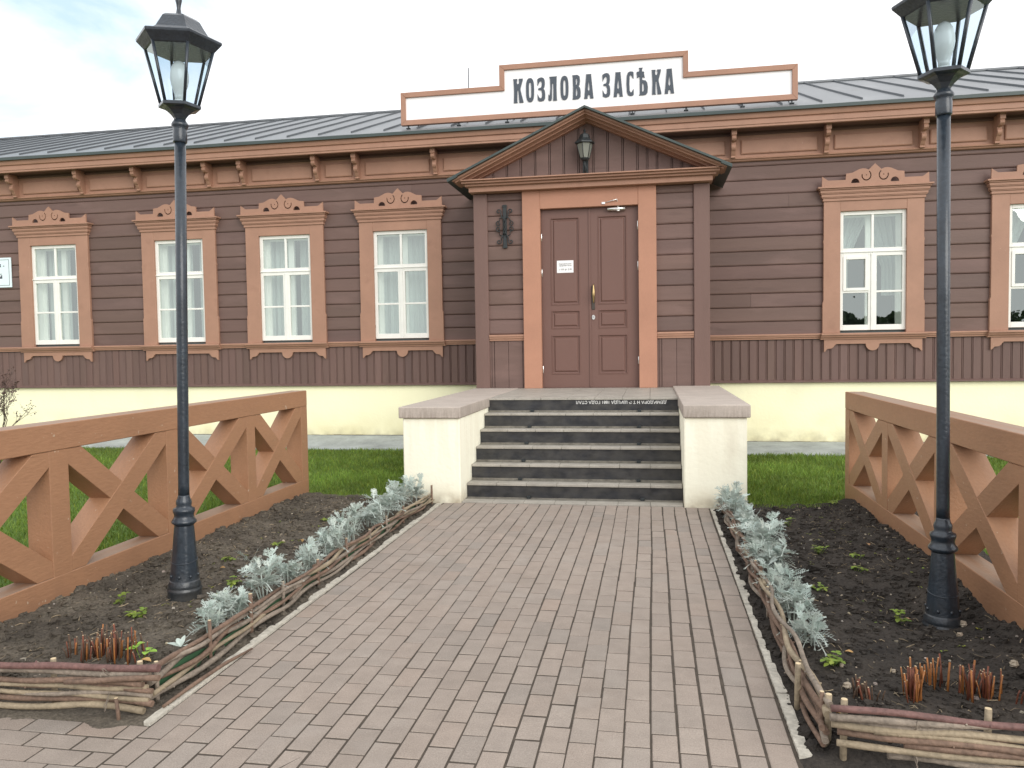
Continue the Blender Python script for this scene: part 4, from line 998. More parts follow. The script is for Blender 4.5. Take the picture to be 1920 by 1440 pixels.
GL = {
'К': [[(0,1),(.42,1),(.41,.93),(.37,.88),(.40,.80),(.48,.77),(.57,.80),(.62,.88),(.58,.93),(.57,1),(.97,1),(.95,.93),(.74,.62),(.72,.54),(1.0,.04),(1,0),(.60,0),(.60,.05),(.52,.50),(.46,.56),(.42,.50),(.40,.05),(.44,0),(.05,0),(.06,.03),(.10,.5),(.05,.97)]],
'О': [[(.5 + .5 * math.copysign(abs(math.cos(a)) ** .8, math.cos(a)), .5 + .5 * math.copysign(abs(math.sin(a)) ** .62, math.sin(a))) for a in [2 * PI * k / 28 for k in range(28)]], [(.5 + .15 * math.copysign(abs(math.cos(a)) ** .7, math.cos(a)), .5 + .33 * math.copysign(abs(math.sin(a)) ** .6, math.sin(a))) for a in [2 * PI * k / 20 for k in range(20)]]],
'З': [[(0,.93),(.18,.97),(.5,1),(.8,.97),(.95,.88),(.97,.70),(.90,.58),(.78,.52),(.95,.45),(1,.30),(.98,.12),(.82,.03),(.5,0),(.2,.02),(.03,.06),(.02,.32),(.14,.22),(.30,.14),(.46,.13),(.58,.19),(.61,.33),(.55,.43),(.45,.475),(.12,.485),(.12,.555),(.45,.57),(.55,.63),(.58,.75),(.53,.83),(.42,.86),(.28,.82),(.12,.73),(.02,.66)]],
'Л': [[(.12,1),(1,1),(.97,.95),(.94,.5),(.97,.05),(1,0),(.53,0),(.57,.05),(.59,.5),(.57,.70),(.5,.74),(.44,.70),(.42,.5),(.40,.1),(.32,.01),(.12,0),(0,.04),(.02,.28),(.10,.22),(.16,.24),(.24,.5),(.22,.9)]],
'В': [[(0,0),(.06,.05),(.1,.5),(.06,.95),(0,1),(.65,1),(.88,.93),(.93,.75),(.86,.59),(.75,.53),(.93,.46),(1,.3),(.98,.11),(.82,.03),(.6,0)], [(.43,.60),(.42,.82),(.48,.87),(.56,.84),(.60,.70),(.53,.60)], [(.43,.47),(.53,.42),(.61,.26),(.55,.14),(.42,.13)]],
'А': [[(.22,1),(.78,1),(.76,.96),(.97,.05),(1,0),(.64,0),(.63,.08),(.58,.14),(.5,.17),(.42,.14),(.37,.08),(.36,0),(0,0),(.03,.05),(.24,.96)], [(.5,.74),(.55,.60),(.60,.38),(.5,.30),(.40,.38),(.45,.60)]],
'С': [[(1,.96),(.9,.98),(.55,1),(.22,.96),(.05,.82),(0,.5),(.05,.18),(.22,.04),(.55,0),(.85,.01),(1,.04),(1,.28),(.86,.22),(.72,.15),(.57,.14),(.44,.22),(.41,.5),(.44,.80),(.56,.87),(.72,.82),(.87,.74),(1,.70)]],
'Ѣ': [[(.20,0),(.28,.04),(.29,.60),(.27,.69),(.16,.66),(.02,.64),(.06,.73),(.0,.80),(.02,.86),(.24,.87),(.27,.96),(.20,1.0),(.57,1.0),(.50,.96),(.49,.86),(.68,.85),(.66,.78),(.70,.71),(.72,.62),(.60,.66),(.53,.68),(.50,.60),(.52,.55),(.80,.53),(.95,.44),(1,.28),(.97,.09),(.82,.01),(.6,0)], [(.49,.13),(.49,.43),(.57,.44),(.64,.36),(.65,.20),(.59,.13)]],
}
LX = [(-1.524, -1.374), (-1.332, -1.214), (-1.164, -1.052), (-1.005, -0.878), (-0.827, -0.711), (-0.655, -0.535), (-0.486, -0.35), (-0.221, -0.111), (-0.065, 0.069), (0.12, 0.221), (0.263, 0.421), (0.472, 0.61), (0.654, 0.788)]
for ch, (a, c) in zip('КОЗЛОВАЗАСѢКА', LX):
    z0, hh = 5.058, .345
    if ch == 'Ѣ': hh = .385
    o = curve_shape('letter', M['letter'], [[(u * (c - a), v * hh) for u, v in p] for p in GL[ch]], .012, sg, y=-.0125); o.location = (a, 0, z0 - (a + .36) * .008)

# thin rod on the ridge behind the sign
rd = MB(); rd.tube([(-3.15, 0, 0), (-3.15, 0, .75)], .010, 6); rd.lathe([(.05, -.02), (.03, .06)], -3.15, 0, 8)
ro = rd.build('roof_rod', M['wrought']); ro.location = (0, RY1, RZ1 + .03); tag(ro, 'thin metal rod rising from the roof ridge behind the sign', 'rod')

# plaque at the left edge
pq = thing('wall_plaque', 'white framed plaque with grey lettering on the plank wall at the far left edge', 'plaque', (-10.53, -.02, 2.885))
b = MB(); b.box(-.345, .345, -.006, .012, -.250, .250); b.build('plate', M['plaque'], pq, bevel=.003)
b = MB()
for q in ((-.31, .31, .211, .217), (-.31, .31, -.217, -.211), (-.31, -.304, -.211, .211), (.304, .31, -.211, .211)): b.box(q[0], q[1], -.0085, -.0055, q[2], q[3])
b.build('border', M['letter'], pq)
for body, z, wd, sz in (('Станция -', .085, .47, .11), ('музей', -.10, .34, .11)):
    me = text_mesh('lettering', body, sz, M['letter'], .001, wd, .001); o = bpy.data.objects.new('lettering', me); C.objects.link(o); o.parent = pq; o.location = (-.25 if sz and z > 0 else -.17, -.0072, z)

# wrought iron ornament beside the door
orn = thing('iron_ornament', 'black wrought iron scroll bracket fixed to the planks left of the door', 'ornament', (-1.521, PY - .012, 3.146))
b = MB(); b.box(-.026, .026, -.014, .008, -.296, .296); b.box(-.032, .032, -.020, .0, -.292, -.262); b.box(-.032, .032, -.020, .0, .262, .292); b.build('bar', M['wrought'], orn, bevel=.004)
def scroll(cx, cz, r, a0, turns, s=1, y=-.02):
    pts = []; n = int(18 * turns)
    for i in range(n + 1):
        a = math.radians(a0) + s * 2 * PI * turns * i / n; rr = r * (1 - .62 * i / n); pts.append((cx + rr * math.cos(a), y, cz + rr * math.sin(a)))
    return pts
sb = MB()
for s in (-1, 1):
    def fl(p): return [(s * x, y, z) for x, y, z in p]
    sb.tube(fl([(.015, -.02, .10), (.045, -.02, .14), (.05, -.02, .18)] + scroll(.082, .205, .034, 215, 1.0, -1)), .0075, 6)
    sb.tube(fl([(.015, -.02, -.10), (.045, -.02, -.15), (.05, -.02, -.19)] + scroll(.082, -.205, .034, 145, 1.0, 1)), .0075, 6)
    sb.tube(fl([(.02, -.02, .13), (.07, -.02, .11), (.075, -.02, .07)] + scroll(.088, .040, .036, 120, 1.1, -1)), .0075, 6)
    sb.tube(fl([(.02, -.02, -.14), (.075, -.02, -.11), (.075, -.02, -.06)] + scroll(.088, -.030, .036, 240, 1.1, 1)), .0075, 6)
for k in range(4):
    sb.tube([(.018 * math.cos(k * PI / 2 + t * .5), -.035 + .014 * math.sin(k * PI / 2 + t * .5), -.11 + t * .02) for t in range(12)], .006, 5)
sb.build('scrolls', M['wrought'], orn)

# pediment wall lantern
ln = thing('wall_lantern', 'small dark lantern with cloudy glass on the boards under the porch gable', 'lantern', (-.405, PY - .16, 4.0))
b = MB(); b.box(-.035, .035, .105, .145, -.235, .02); b.tube([(0, .11, -.19), (0, .05, -.215), (0, .0, -.18), (0, -.01, -.10), (0, 0, -.045)], .012, 7); b.tube(scroll(0, -.15, .035, 90, 1.2, 1, .06), .007, 5); b.build('arm', M['wrought'], ln)
b = MB(); b.lathe([(.012, -.06), (.045, -.05), (.060, -.035), (.066, -.022)], 0, 0, 6, .3, False); b.build('base', M['wrought'], ln)
b = MB(); b.lathe([(.060, -.022), (.105, .165)], 0, 0, 6, .3, False, False); b.build('glass', M['oldglass'], ln)
b = MB()
for k in range(6):
    a = .3 + k * PI / 3; b.tube([(.062 * math.cos(a), .062 * math.sin(a), -.022), (.108 * math.cos(a), .108 * math.sin(a), .168)], .005, 4)
b.build('ribs', M['wrought'], ln)
b = MB(); b.lathe([(.112, .160), (.136, .168), (.134, .182), (.075, .235), (.060, .285), (.022, .300), (.012, .320), (.018, .335), (.004, .36)], 0, 0, 6, .3, False); b.build('cap', M['wrought'], ln)

# ------------------------------------------------------------------ street lamps
def lamp(loc, rot, hexph, label):
    t = thing('street_lamp', label, 'street lamp', loc, 'cast iron lamps flanking the path', rot)
    b = MB()
    b.lathe([(.098, -.12), (.098, .03), (.097, .055), (.100, .060), (.100, .075), (.092, .082), (.094, .088), (.094, .10), (.086, .118), (.0845, .13)], 0, 0, 32)
    flz = [(.0845, .13), (.080, .17), (.066, .33), (.058, .43), (.0545, .458)]
    # fluted cone
    n0 = len(b.v); seg = 48
    for r, z in flz:
        for i in range(seg):
            a = 2 * PI * i / seg; fl = 1 - .035 * (1 if (i % 6) in (2, 3, 4) and .14 < z < .445 else 0)
            b.v.append((r * fl * math.cos(a), r * fl * math.sin(a), z))
    for j in range(len(flz) - 1):
        for i in range(seg):
            k = (i + 1) % seg; b.f.append((n0 + j * seg + i, n0 + j * seg + k, n0 + (j + 1) * seg + k, n0 + (j + 1) * seg + i)); b.t.append(None); b.sm.append(True)
    for i in range(8):   # round bosses at the foot of the flutes
        a = 2 * PI * i / 8 + .2; b.lathe([(.006, .148), (.010, .156), (.006, .166)], .081 * math.cos(a), .081 * math.sin(a), 6)
    b.lathe([(.0545, .458), (.060, .465), (.070, .472), (.072, .482), (.068, .490), (.058, .503), (.055, .520), (.060, .535), (.063, .545), (.062, .558), (.046, .566), (.042, .576), (.045, .590), (.044, .606), (.036, .622), (.034, .632), (.0325, .640)], 0, 0, 32)
    b.build('base', M['iron'], t)
    b = MB(); b.lathe([(.0325, .640), (.0318, .70), (.0318, 1.8), (.0318, 2.735)], 0, 0, 24); b.build('pole', M['iron'], t)
    b = MB(); b.tube([(.074 * math.cos(a), .074 * math.sin(a), .245 + .012 * math.sin(a)) for a in [2 * PI * k / 24 for k in range(25)]], .003, 5); b.build('wire_tie', M['iron'], t)
    b = MB(); b.lathe([(.0375, 2.728), (.0395, 2.735), (.0395, 2.80), (.037, 2.806), (.045, 2.820), (.0485, 2.832), (.045, 2.842), (.037, 2.852), (.034, 2.860)], 0, 0, 24); b.build('collar', M['iron'], t)
    b = MB(); b.lathe([(.030, 2.856), (.036, 2.870), (.050, 2.888), (.072, 2.908), (.090, 2.918), (.108, 2.922), (.1215, 2.928), (.1215, 2.944), (.112, 2.948)], 0, 0, 6, hexph, False)
    b.build('lantern_base', M['iron'], t)
    z0, z1, r0, r1 = 2.946, 3.262, .108, .192
    b = MB()
    for k in range(6):
        a = hexph + k * PI / 3; c, s = math.cos(a), math.sin(a)
        b.tube([(r0 * c, r0 * s, z0), (r1 * c, r1 * s, z1)], .0105, 4)
    b.build('lantern_ribs', M['iron'], t)
    for k in range(6):
        a, c = hexph + k * PI / 3, hexph + (k + 1) * PI / 3; g_ = MB()
        g_.face([(r0 * math.cos(a), r0 * math.sin(a), z0 + .001), (r0 * math.cos(c), r0 * math.sin(c), z0 + .001), (r1 * math.cos(c), r1 * math.sin(c), z1), (r1 * math.cos(a), r1 * math.sin(a), z1)]); g_.build('glass_pane', M['lampglass'], t)
    b = MB(); b.lathe([(.190, 3.250), (.199, 3.256), (.242, 3.300), (.244, 3.312), (.238, 3.318), (.186, 3.334), (.165, 3.350), (.142, 3.385), (.118, 3.425), (.098, 3.440), (.040, 3.446)], 0, 0, 6, hexph, False)
    b.build('lantern_cap', M['iron'], t)
    b = MB(); b.lathe([(.044, 3.440), (.044, 3.450), (.036, 3.458), (.016, 3.470), (.011, 3.50), (.014, 3.525), (.019, 3.545), (.017, 3.58), (.012, 3.61), (.004, 3.63)], 0, 0, 16); b.build('finial', M['iron'], t)
    b = MB(); b.lathe([(.026, 2.970), (.027, 2.995), (.028, 3.005), (.036, 3.030), (.046, 3.060), (.052, 3.095), (.051, 3.13), (.043, 3.165), (.028, 3.190), (.010, 3.202), (.001, 3.204)], 0, 0, 24); bl = b.build('bulb', M['bulbglass'], t)
    b = MB(); b.lathe([(.030, 2.946), (.030, 2.972), (.024, 2.976)], 0, 0, 16); b.build('socket', M['white'], bl)
    return t
lamp((-2.352, -7.439, 0.0), (0, math.radians(1.55), 0), math.radians(16), 'black cast iron street lamp with six-sided lantern in the left flower bed')
lamp((1.955, -7.285, -.075), (0, math.radians(-.45), 0), math.radians(50.2), 'black cast iron street lamp with six-sided lantern in the right flower bed')

# ------------------------------------------------------------------ fences
def fence(xf, sgn, posts, zt, label, zb=.03):
    """xf: face towards the path; the timbers run back from it by .17 in direction sgn; posts: list of (y0,y1)"""
    t = thing('cross_fence', label, 'fence', (0, 0, 0), 'cross-braced timber fences beside the flower beds')
    d = .165
    def bx(b, y0, y1, z0, z1, ins=0):
        a, c = xf + sgn * ins, xf + sgn * (d - ins); b.box(min(a, c), max(a, c), y0, y1, z0, z1)
    yn, yf = posts[-1][0], posts[0][1]
    b = MB(); bx(b, yn, yf, zt - .155, zt); b.build('top_rail', M['fence'], t, bevel=.004)
    b = MB(); bx(b, yn, yf - .001, zb - .02, zb + .185, .001); b.build('bottom_rail', M['fence'], t, bevel=.004)
    for i, (y0, y1) in enumerate(posts):
        b = MB(); bx(b, y0, y1, -.05, zt - .156, .002 + .001 * (i % 2)); b.build('post', M['fence'], t, bevel=.002)
    z0, z1 = zb + .186, zt - .157
    for (p, q) in zip(posts[:-1], posts[1:]):
        ya, yb = q[1] + .0, p[0] - .0        # bay from ya to yb
        w = .142; H = z1 - z0; Lh = yb - ya
        for k in (0, 1):
            b = MB()
            P = [(ya, z0), (yb, z1)] if k == 0 else [(ya, z1), (yb, z0)]
            dy, dz = P[1][0] - P[0][0], P[1][1] - P[0][1]; ll = math.hypot(dy, dz); nx_, nz_ = -dz / ll * w / 2, dy / ll * w / 2
            # clip the diagonal to the bay rectangle
            poly = [(P[0][0] - dy * .3 + nx_, P[0][1] - dz * .3 + nz_), (P[1][0] + dy * .3 + nx_, P[1][1] + dz * .3 + nz_), (P[1][0] + dy * .3 - nx_, P[1][1] + dz * .3 - nz_), (P[0][0] - dy * .3 - nx_, P[0][1] - dz * .3 - nz_)]
            for ax, lim, keep in ((0, ya, 1), (0, yb, -1), (1, z0, 1), (1, z1, -1)):
                out_ = []
                for m_ in range(len(poly)):
                    A, B = poly[m_], poly[(m_ + 1) % len(poly)]; ia = (A[ax] - lim) * keep >= 0; ib = (B[ax] - lim) * keep >= 0
                    if ia: out_.append(A)
                    if ia != ib:
                        u = (lim - A[ax]) / (B[ax] - A[ax]); out_.append((A[0] + (B[0] - A[0]) * u, A[1] + (B[1] - A[1]) * u))
                poly = out_
            ins = .004 if k == 0 else .0065
            a, c = xf + sgn * ins, xf + sgn * (d - ins)
            b.prism(poly, lambda y, z, x_: (x_, y, z), min(a, c), max(a, c)); b.build('brace', M['fence'], t, bevel=.002)
    return t
fence(-2.94, -1, [(-4.51, -4.37), (-5.56, -5.42), (-6.69, -6.55), (-7.79, -7.64), (-8.90, -8.76)], 1.098, 'orange-brown timber fence with diagonal crosses left of the path')
fence(2.197, 1, [(-4.21, -4.065), (-5.385, -5.235), (-6.54, -6.39), (-7.70, -7.55), (-8.86, -8.71)], 1.040, 'brown timber fence with diagonal crosses right of the path')

# ------------------------------------------------------------------ wattle edging
def branch(par, p0, p1, r0, r1, rnd, amp=.012, m='bark_g', sag=0, n=None, weave=0, phase=0):
    p0, p1 = Vector(p0), Vector(p1); ll = (p1 - p0).length; n = n or max(6, int(ll / .07)); pts = []; rad = []
    side = (p1 - p0).cross(Vector((0, 0, 1))).normalized(); s1, s2, s3 = rnd.uniform(0, 50), rnd.uniform(0, 50), rnd.uniform(0, 50)
    for i in range(n + 1):
        u = i / n; p = p0.lerp(p1, u)
        p = p + side * (noise.noise(Vector((u * ll * 2.2, s1, 0))) * amp * 1.6 + weave * math.sin(u * ll * PI / .42 + phase)) + Vector((0, 0, noise.noise(Vector((u * ll * 2.4, s2, 0))) * amp * 1.8 - sag * 4 * u * (1 - u)))
        r = (r0 + (r1 - r0) * u) * (1 + .22 * noise.noise(Vector((u * ll * 14, s3, 0)))); pts.append(p); rad.append(r)
    b = MB(); b.tube(pts, rad, 9)
    # a few knots / cut side twigs
    for _ in range(int(ll * 2)):
        k = rnd.randrange(1, n); a = rnd.uniform(0, 2 * PI); dr_ = side * math.cos(a) + Vector((0, 0, 1)) * math.sin(a)
        b.tube([pts[k] + dr_ * rad[k] * .6, pts[k] + dr_ * (rad[k] + rnd.uniform(.003, .009))], [rad[k] * .45, rad[k] * .28], 5)
    return b.build('branch', M[m], par)
def stake(par, x, y, h, r=.011, tx=0, ty=0, m='bark_y'):
    b = MB(); b.tube([(x, y, -.05), (x + tx * .5, y + ty * .5, h * .5), (x + tx, y + ty, h)], [r, r * 1.05, r], 9); s = b.build('stake', M[m], par)
    c = MB(); c.tube([(x + tx, y + ty, h + .0005), (x + tx, y + ty, h + .002)], r * .93, 9); c.build('cut_end', M['cut'], s)
rnd = random.Random(77)
def wattle_long(name_label, xw, y_near, y_far, sgn, seed, dense):
    t = thing('wattle_edging', name_label, 'wattle edging', (0, 0, 0), 'woven willow edgings round the flower beds'); r = random.Random(seed)
    mats = ['bark_g', 'bark_b', 'bark_g', 'bark_y', 'bark_b', 'bark_g', 'bark_b']
    rows = 7 if dense else 6
    for k in range(rows):
        z = .028 + k * .024; y = y_near + r.uniform(-.02, .02)
        while y < y_far - .2:
            ln = min(r.uniform(1.4, 2.6), y_far - y + .02); hz_ = 1 - .35 * ((y - y_near) / (y_far - y_near))
            hz2 = 1 - .35 * ((y + ln - y_near) / (y_far - y_near))
            off = r.uniform(-.012, .012)
            branch(t, (xw + off + sgn * .004 * k, y, z * hz_ + .008), (xw + r.uniform(-.012, .012), y + ln, z * hz2 + .008), r.uniform(.010, .0155), r.uniform(.0065, .010), r, .016, mats[r.randrange(7)], weave=.016, phase=k * PI + seed)
            y += ln - r.uniform(.05, .18)
    y = y_near + .06
    while y < y_far:
        stake(t, xw + r.uniform(-.006, .006), y, .185 + r.uniform(-.03, .05) - .05 * (y - y_near) / 4.4, .008 + r.uniform(0, .003), 0, 0, r.choice(['bark_b', 'bark_g'])); y += r.uniform(.36, .5)
    return t
wl = wattle_long('long woven willow edging along the left side of the path', -1.648, -8.80, -4.47, -1, 5, False)
wr = wattle_long('long woven willow edging along the right side of the path', 1.052, -8.78, -4.40, 1, 9, True)
b = MB()
for i in range(40):
    y0 = -8.72 + i * .105; y1 = y0 + .105; h0 = .085 + .02 * math.sin(i * .9); h1 = .085 + .02 * math.sin((i + 1) * .9)
    b.face([(-1.672, y0, -.02), (-1.672, y1, -.02), (-1.668, y1, h1), (-1.668, y0, h0)])
lo_ = b.build('lining', M['lining'], wl)
sd_ = lo_.modifiers.new('solid', 'SOLIDIFY'); sd_.thickness = .003
t = thing('wattle_edging', 'short stacked willow edging across the near end of the left bed, top branch reddish', 'wattle edging', (0, 0, 0), 'woven willow edgings round the flower beds')
for (xa, za, xb, zb_, r_, m_) in ((-1.560, .203, -3.1, .182, .0150, 'bark_r'), (-1.600, .170, -3.1, .160, .0145, 'bark_g'), (-1.545, .168, -1.95, .150, .0125, 'bark_b'), (-1.62, .138, -3.1, .128, .0125, 'bark_b'), (-1.615, .118, -2.5, .10, .0115, 'bark_y'), (-1.590, .108, -3.1, .105, .0110, 'bark_b'), (-1.600, .082, -3.1, .078, .0110, 'bark_g'), (-1.610, .072, -2.6, .085, .0100, 'bark_y'), (-1.595, .050, -3.1, .055, .0135, 'bark_b'), (-1.625, .024, -3.1, .030, .0140, 'bark_y')):
    branch(t, (xa, -8.862 + rnd.uniform(-.014, .014), za), (xb, -8.905 + rnd.uniform(-.012, .012), zb_), r_, r_ * .85, rnd, .012, m_)
for x_, h_, tx in ((-1.665, .215, .004), (-2.065, .205, -.004), (-2.52, .205, 0), (-2.95, .20, 0)): stake(t, x_, -8.835, h_, .012, tx, .004, 'bark_y')
stake(t, -1.70, -8.918, .095, .0075, -.012, 0, 'bark_b')
b = MB(); b.tube([(-1.775 + .004 * math.sin(k * 2.0), -8.868 - .040 * math.cos(k * .52), .03 + .178 * (k % 13) / 12 if k < 13 else .208 - .17 * (k - 13) / 12) for k in range(26)], .0022, 4); b.build('tie_wire', M['bark_g'], t)
t2 = thing('wattle_edging', 'short stacked willow edging across the near end of the right bed', 'wattle edging', (0, 0, 0), 'woven willow edgings round the flower beds')
for (xa, za, xb, zb_, r_, m_) in ((1.060, .200, 2.45, .165, .0125, 'bark_r'), (1.055, .178, 2.45, .170, .0125, 'bark_g'), (1.062, .150, 2.45, .128, .0130, 'bark_y'), (1.10, .160, 2.45, .105, .0115, 'bark_g'), (1.085, .118, 1.75, .108, .0135, 'bark_b'), (1.20, .135, 2.45, .065, .0110, 'bark_y'), (1.30, .092, 2.45, .060, .0115, 'bark_b'), (1.40, .125, 2.45, .135, .0095, 'bark_r'), (1.078, .085, 2.1, .045, .0125, 'bark_y'), (1.25, .045, 2.45, .028, .0130, 'bark_g')):
    branch(t2, (xa, -8.845 + rnd.uniform(-.014, .014), za), (xb, -8.865 + rnd.uniform(-.012, .012), zb_), r_, r_ * .9, rnd, .010, m_)
for x_, y_, h_ in ((1.072, -8.735, .205), (1.108, -8.815, .225), (1.020, -8.42, .19), (1.585, -8.80, .215), (2.02, -8.80, .215)): stake(t2, x_, y_, h_, .012, .004, 0, 'bark_y')
b = MB(); b.tube([(1.333 + .003 * math.sin(k * 2.0), -8.850 - .036 * math.cos(k * .52), .02 + .165 * (k % 13) / 12 if k < 13 else .195 - .17 * (k - 13) / 12) for k in range(26)], .0022, 4); b.build('tie_wire', M['bark_g'], t2)

# thin dead stick lying on the left kerb strip
b = MB(); b.tube([(-1.582, -8.80, .016), (-1.575, -8.6, .020), (-1.562, -8.35, .018), (-1.530, -8.15, .014)], [.007, .009, .009, .005], 7); tag(b.build('stick', M['bark_b']), 'dead brown stick lying along the white kerb strip at the left bed corner', 'stick')

# ------------------------------------------------------------------ silver plants
def silver_leaf(b, base, direc, ln, wd, rnd, droop, tint):
    """pinnately lobed leaf: midrib arches; lobes are quads with notched tips"""
    d = Vector(direc).normalized(); up = Vector((0, 0, 1)); sd = d.cross(up)
    if sd.length < .05: sd = Vector((1, 0, 0))
    sd.normalize(); sd = (sd + up * rnd.uniform(-.35, .35)).normalized()
    n = 7; mid = []
    for i in range(n + 1):
        u = i / n; mid.append(Vector(base) + d * ln * u - up * droop * ln * u * u)
    for i in range(n):   # midrib strip
        w0 = wd * .055 * (1.3 - .8 * i / n); b.face([mid[i] - sd * w0, mid[i] + sd * w0, mid[i + 1] + sd * w0 * .85, mid[i + 1] - sd * w0 * .85], tint)
    for i in range(2, n + 1):
        u = i / n; lw = wd * (.55 + .45 * math.sin(PI * min(1, u * .95))) * .5
        for s in (-1, 1):
            if i == n and s == 1: continue
            if i == n:
                dirv = (mid[n] - mid[n - 1]).normalized(); cr_v = sd
            else:
                dirv = (sd * s * 1.0 + d * .55).normalized(); cr_v = (d - dirv * d.dot(dirv)).normalized()
            lift = up * rnd.uniform(-.15, .35)
            dirv = (dirv + lift).normalized(); o = mid[i] if i < n else mid[n]; l = lw * rnd.uniform(.85, 1.1) * (1 if i < n else 1.1); w = ln * .036 * rnd.uniform(.9, 1.2)
            A = o; Bm = o + dirv * l * .55; E = o + dirv * l
            b.face([A - cr_v * w * .5, A + cr_v * w * .5, Bm + cr_v * w * .8, Bm - cr_v * w * .8], tint)
            # three toes
            for q, ll in ((-1.0, .8), (0, 1.0), (1.0, .8)):
                tip = Bm + dirv * l * .45 * ll + cr_v * w * 1.25 * q; b.face([Bm + cr_v * w * (q * .8 - .35), Bm + cr_v * w * (q * .8 + .35), tip + cr_v * w * .30, tip - cr_v * w * .30], tint)
def silver_mesh(seed, n=100, size=1.0, flat=0):
    rnd = random.Random(seed); b = MB(); stems = rnd.randint(5, 7)
    hs = []
    for s in range(stems):
        a = 2 * PI * s / stems + rnd.uniform(-.4, .4); le = rnd.uniform(.03, .09) * size; hh = rnd.uniform(.07, .15) * size
        top = Vector((math.cos(a) * le, math.sin(a) * le, hh)); b.tube([(math.cos(a) * .012, math.sin(a) * .012, -.03), top * .6 + Vector((0, 0, -.01)), top], [.004, .0035, .003], 5, False, (.95, .95, .95)); hs.append(top)
    for i in range(n):
        top = rnd.choice(hs); f = rnd.uniform(.35, 1.0); base = Vector((top.x * f, top.y * f, top.z * f))
        a = rnd.uniform(0, 2 * PI); el = rnd.uniform(-.05, 1.25) * (.35 + .75 * f)
        dv = Vector((math.cos(a) * math.cos(el), math.sin(a) * math.cos(el), math.sin(el))) + Vector((top.x, top.y, 0)) * 4
        v = rnd.uniform(.72, 1.14) * (.85 + .2 * f); gy = rnd.uniform(-.03, .05)
        kb = 1.45 if (f < .6 and rnd.random() < .5) else 1.0
        if kb > 1: gy -= .05; v *= .92
        silver_leaf(b, base, dv, rnd.uniform(.048, .088) * size * (kb ** .5), rnd.uniform(.034, .056) * size * kb, rnd, rnd.uniform(.15, .5), (v * (1 - gy), v, v * (1 + gy * .3)))
    return b.mesh('silver_ragwort', M['silver'])
SM = [silver_mesh(200 + k, (92, 70, 110, 84, 98, 60)[k], (1, .9, 1.05, 1.12, .95, .85)[k]) for k in range(6)]
ordn = ['first', 'second', 'third', 'fourth', 'fifth', 'sixth', 'seventh', 'eighth', 'ninth', 'tenth', 'eleventh', 'twelfth']
def put_silver(lst, side, sname):
    r = random.Random(300 + side)
    for k, (x, y, s) in enumerate(lst):
        o = bpy.data.objects.new('silver_ragwort', SM[(k * 5 + side) % 6]); C.objects.link(o)
        o.location = (x - (.03 if side > 0 else -.01), y, soil_h(x, y, side) + .01); o.rotation_euler = (r.uniform(-.12, .12), r.uniform(-.12, .12), r.uniform(0, 6.28)); s *= 1.10; o.scale = (s, s, s * r.uniform(.95, 1.1))
        where = 'bushy silver-leaved plant, %s in the %s row counting from the steps' % (ordn[k], sname)
        tag(o, where, 'plant', 'silver-leaved plants along the wattle edgings')
put_silver([(-1.775, -4.66, 1.45), (-1.79, -5.00, 1.30), (-1.80, -5.42, 1.25), (-1.80, -5.80, 1.25), (-1.78, -6.22, 1.2), (-1.775, -6.60, 1.2), (-1.76, -7.00, 1.15), (-1.755, -7.30, .95), (-1.75, -7.62, 1.1), (-1.755, -7.92, .95), (-1.745, -8.17, .95)], -1, 'left')
put_silver([(1.150, -4.72, 1.35), (1.165, -5.08, 1.2), (1.165, -5.48, 1.2), (1.175, -5.90, 1.25), (1.18, -6.32, 1.25), (1.185, -6.72, 1.2), (1.165, -7.10, 1.2), (1.20, -7.48, 1.05), (1.205, -7.85, 1.15)], 1, 'right')
# the small outlier with three pale leaves at the front corner of the left row
b = MB(); rr = random.Random(4)
def simple_leaf(b, base, direc, ln, wd, tint, cup=.15, notch=False):
    d = Vector(direc).normalized(); up = Vector((0, 0, 1)); sd = d.cross(up)
    if sd.length < .05: sd = Vector((1, 0, 0))
    sd.normalize(); nn = sd.cross(d); P = [(0, .06), (.18, .55), (.42, 1.0), (.68, .88), (.88, .5), (1.0, .05)]
    L_, R_ = [], []
    for u, w_ in P:
        c = Vector(base) + d * ln * u - up * (.25 * ln * u * u); e = wd / 2 * w_
        L_.append(c - sd * e + nn * cup * e); R_.append(c + sd * e + nn * cup * e)
    for i in range(len(P) - 1):
        c0 = (L_[i] + R_[i]) / 2 - nn * cup * wd * .3 * P[i][1]; c1 = (L_[i + 1] + R_[i + 1]) / 2 - nn * cup * wd * .3 * P[i + 1][1]
        b.face([L_[i], c0, c1, L_[i + 1]], tint); b.face([c0, R_[i], R_[i + 1], c1], tint)
for a, el, l in ((2.9, .35, .075), (2.2, .55, .06), (1.4, 1.0, .06), (.3, .8, .06), (-.5, .5, .045), (2.6, .2, .05)):
    simple_leaf(b, (0, 0, .02), (math.cos(a) * math.cos(el), math.sin(a) * math.cos(el) * .6, math.sin(el)), l * 1.15, .028, (1.1, 1.1, 1.1))
o = b.build('silver_ragwort', M['silver']); o.location = (-1.735, -8.43, .10); tag(o, 'tiny silver plant with few whitish leaves, nearest in the left row', 'plant', 'silver-leaved plants along the wattle edgings')

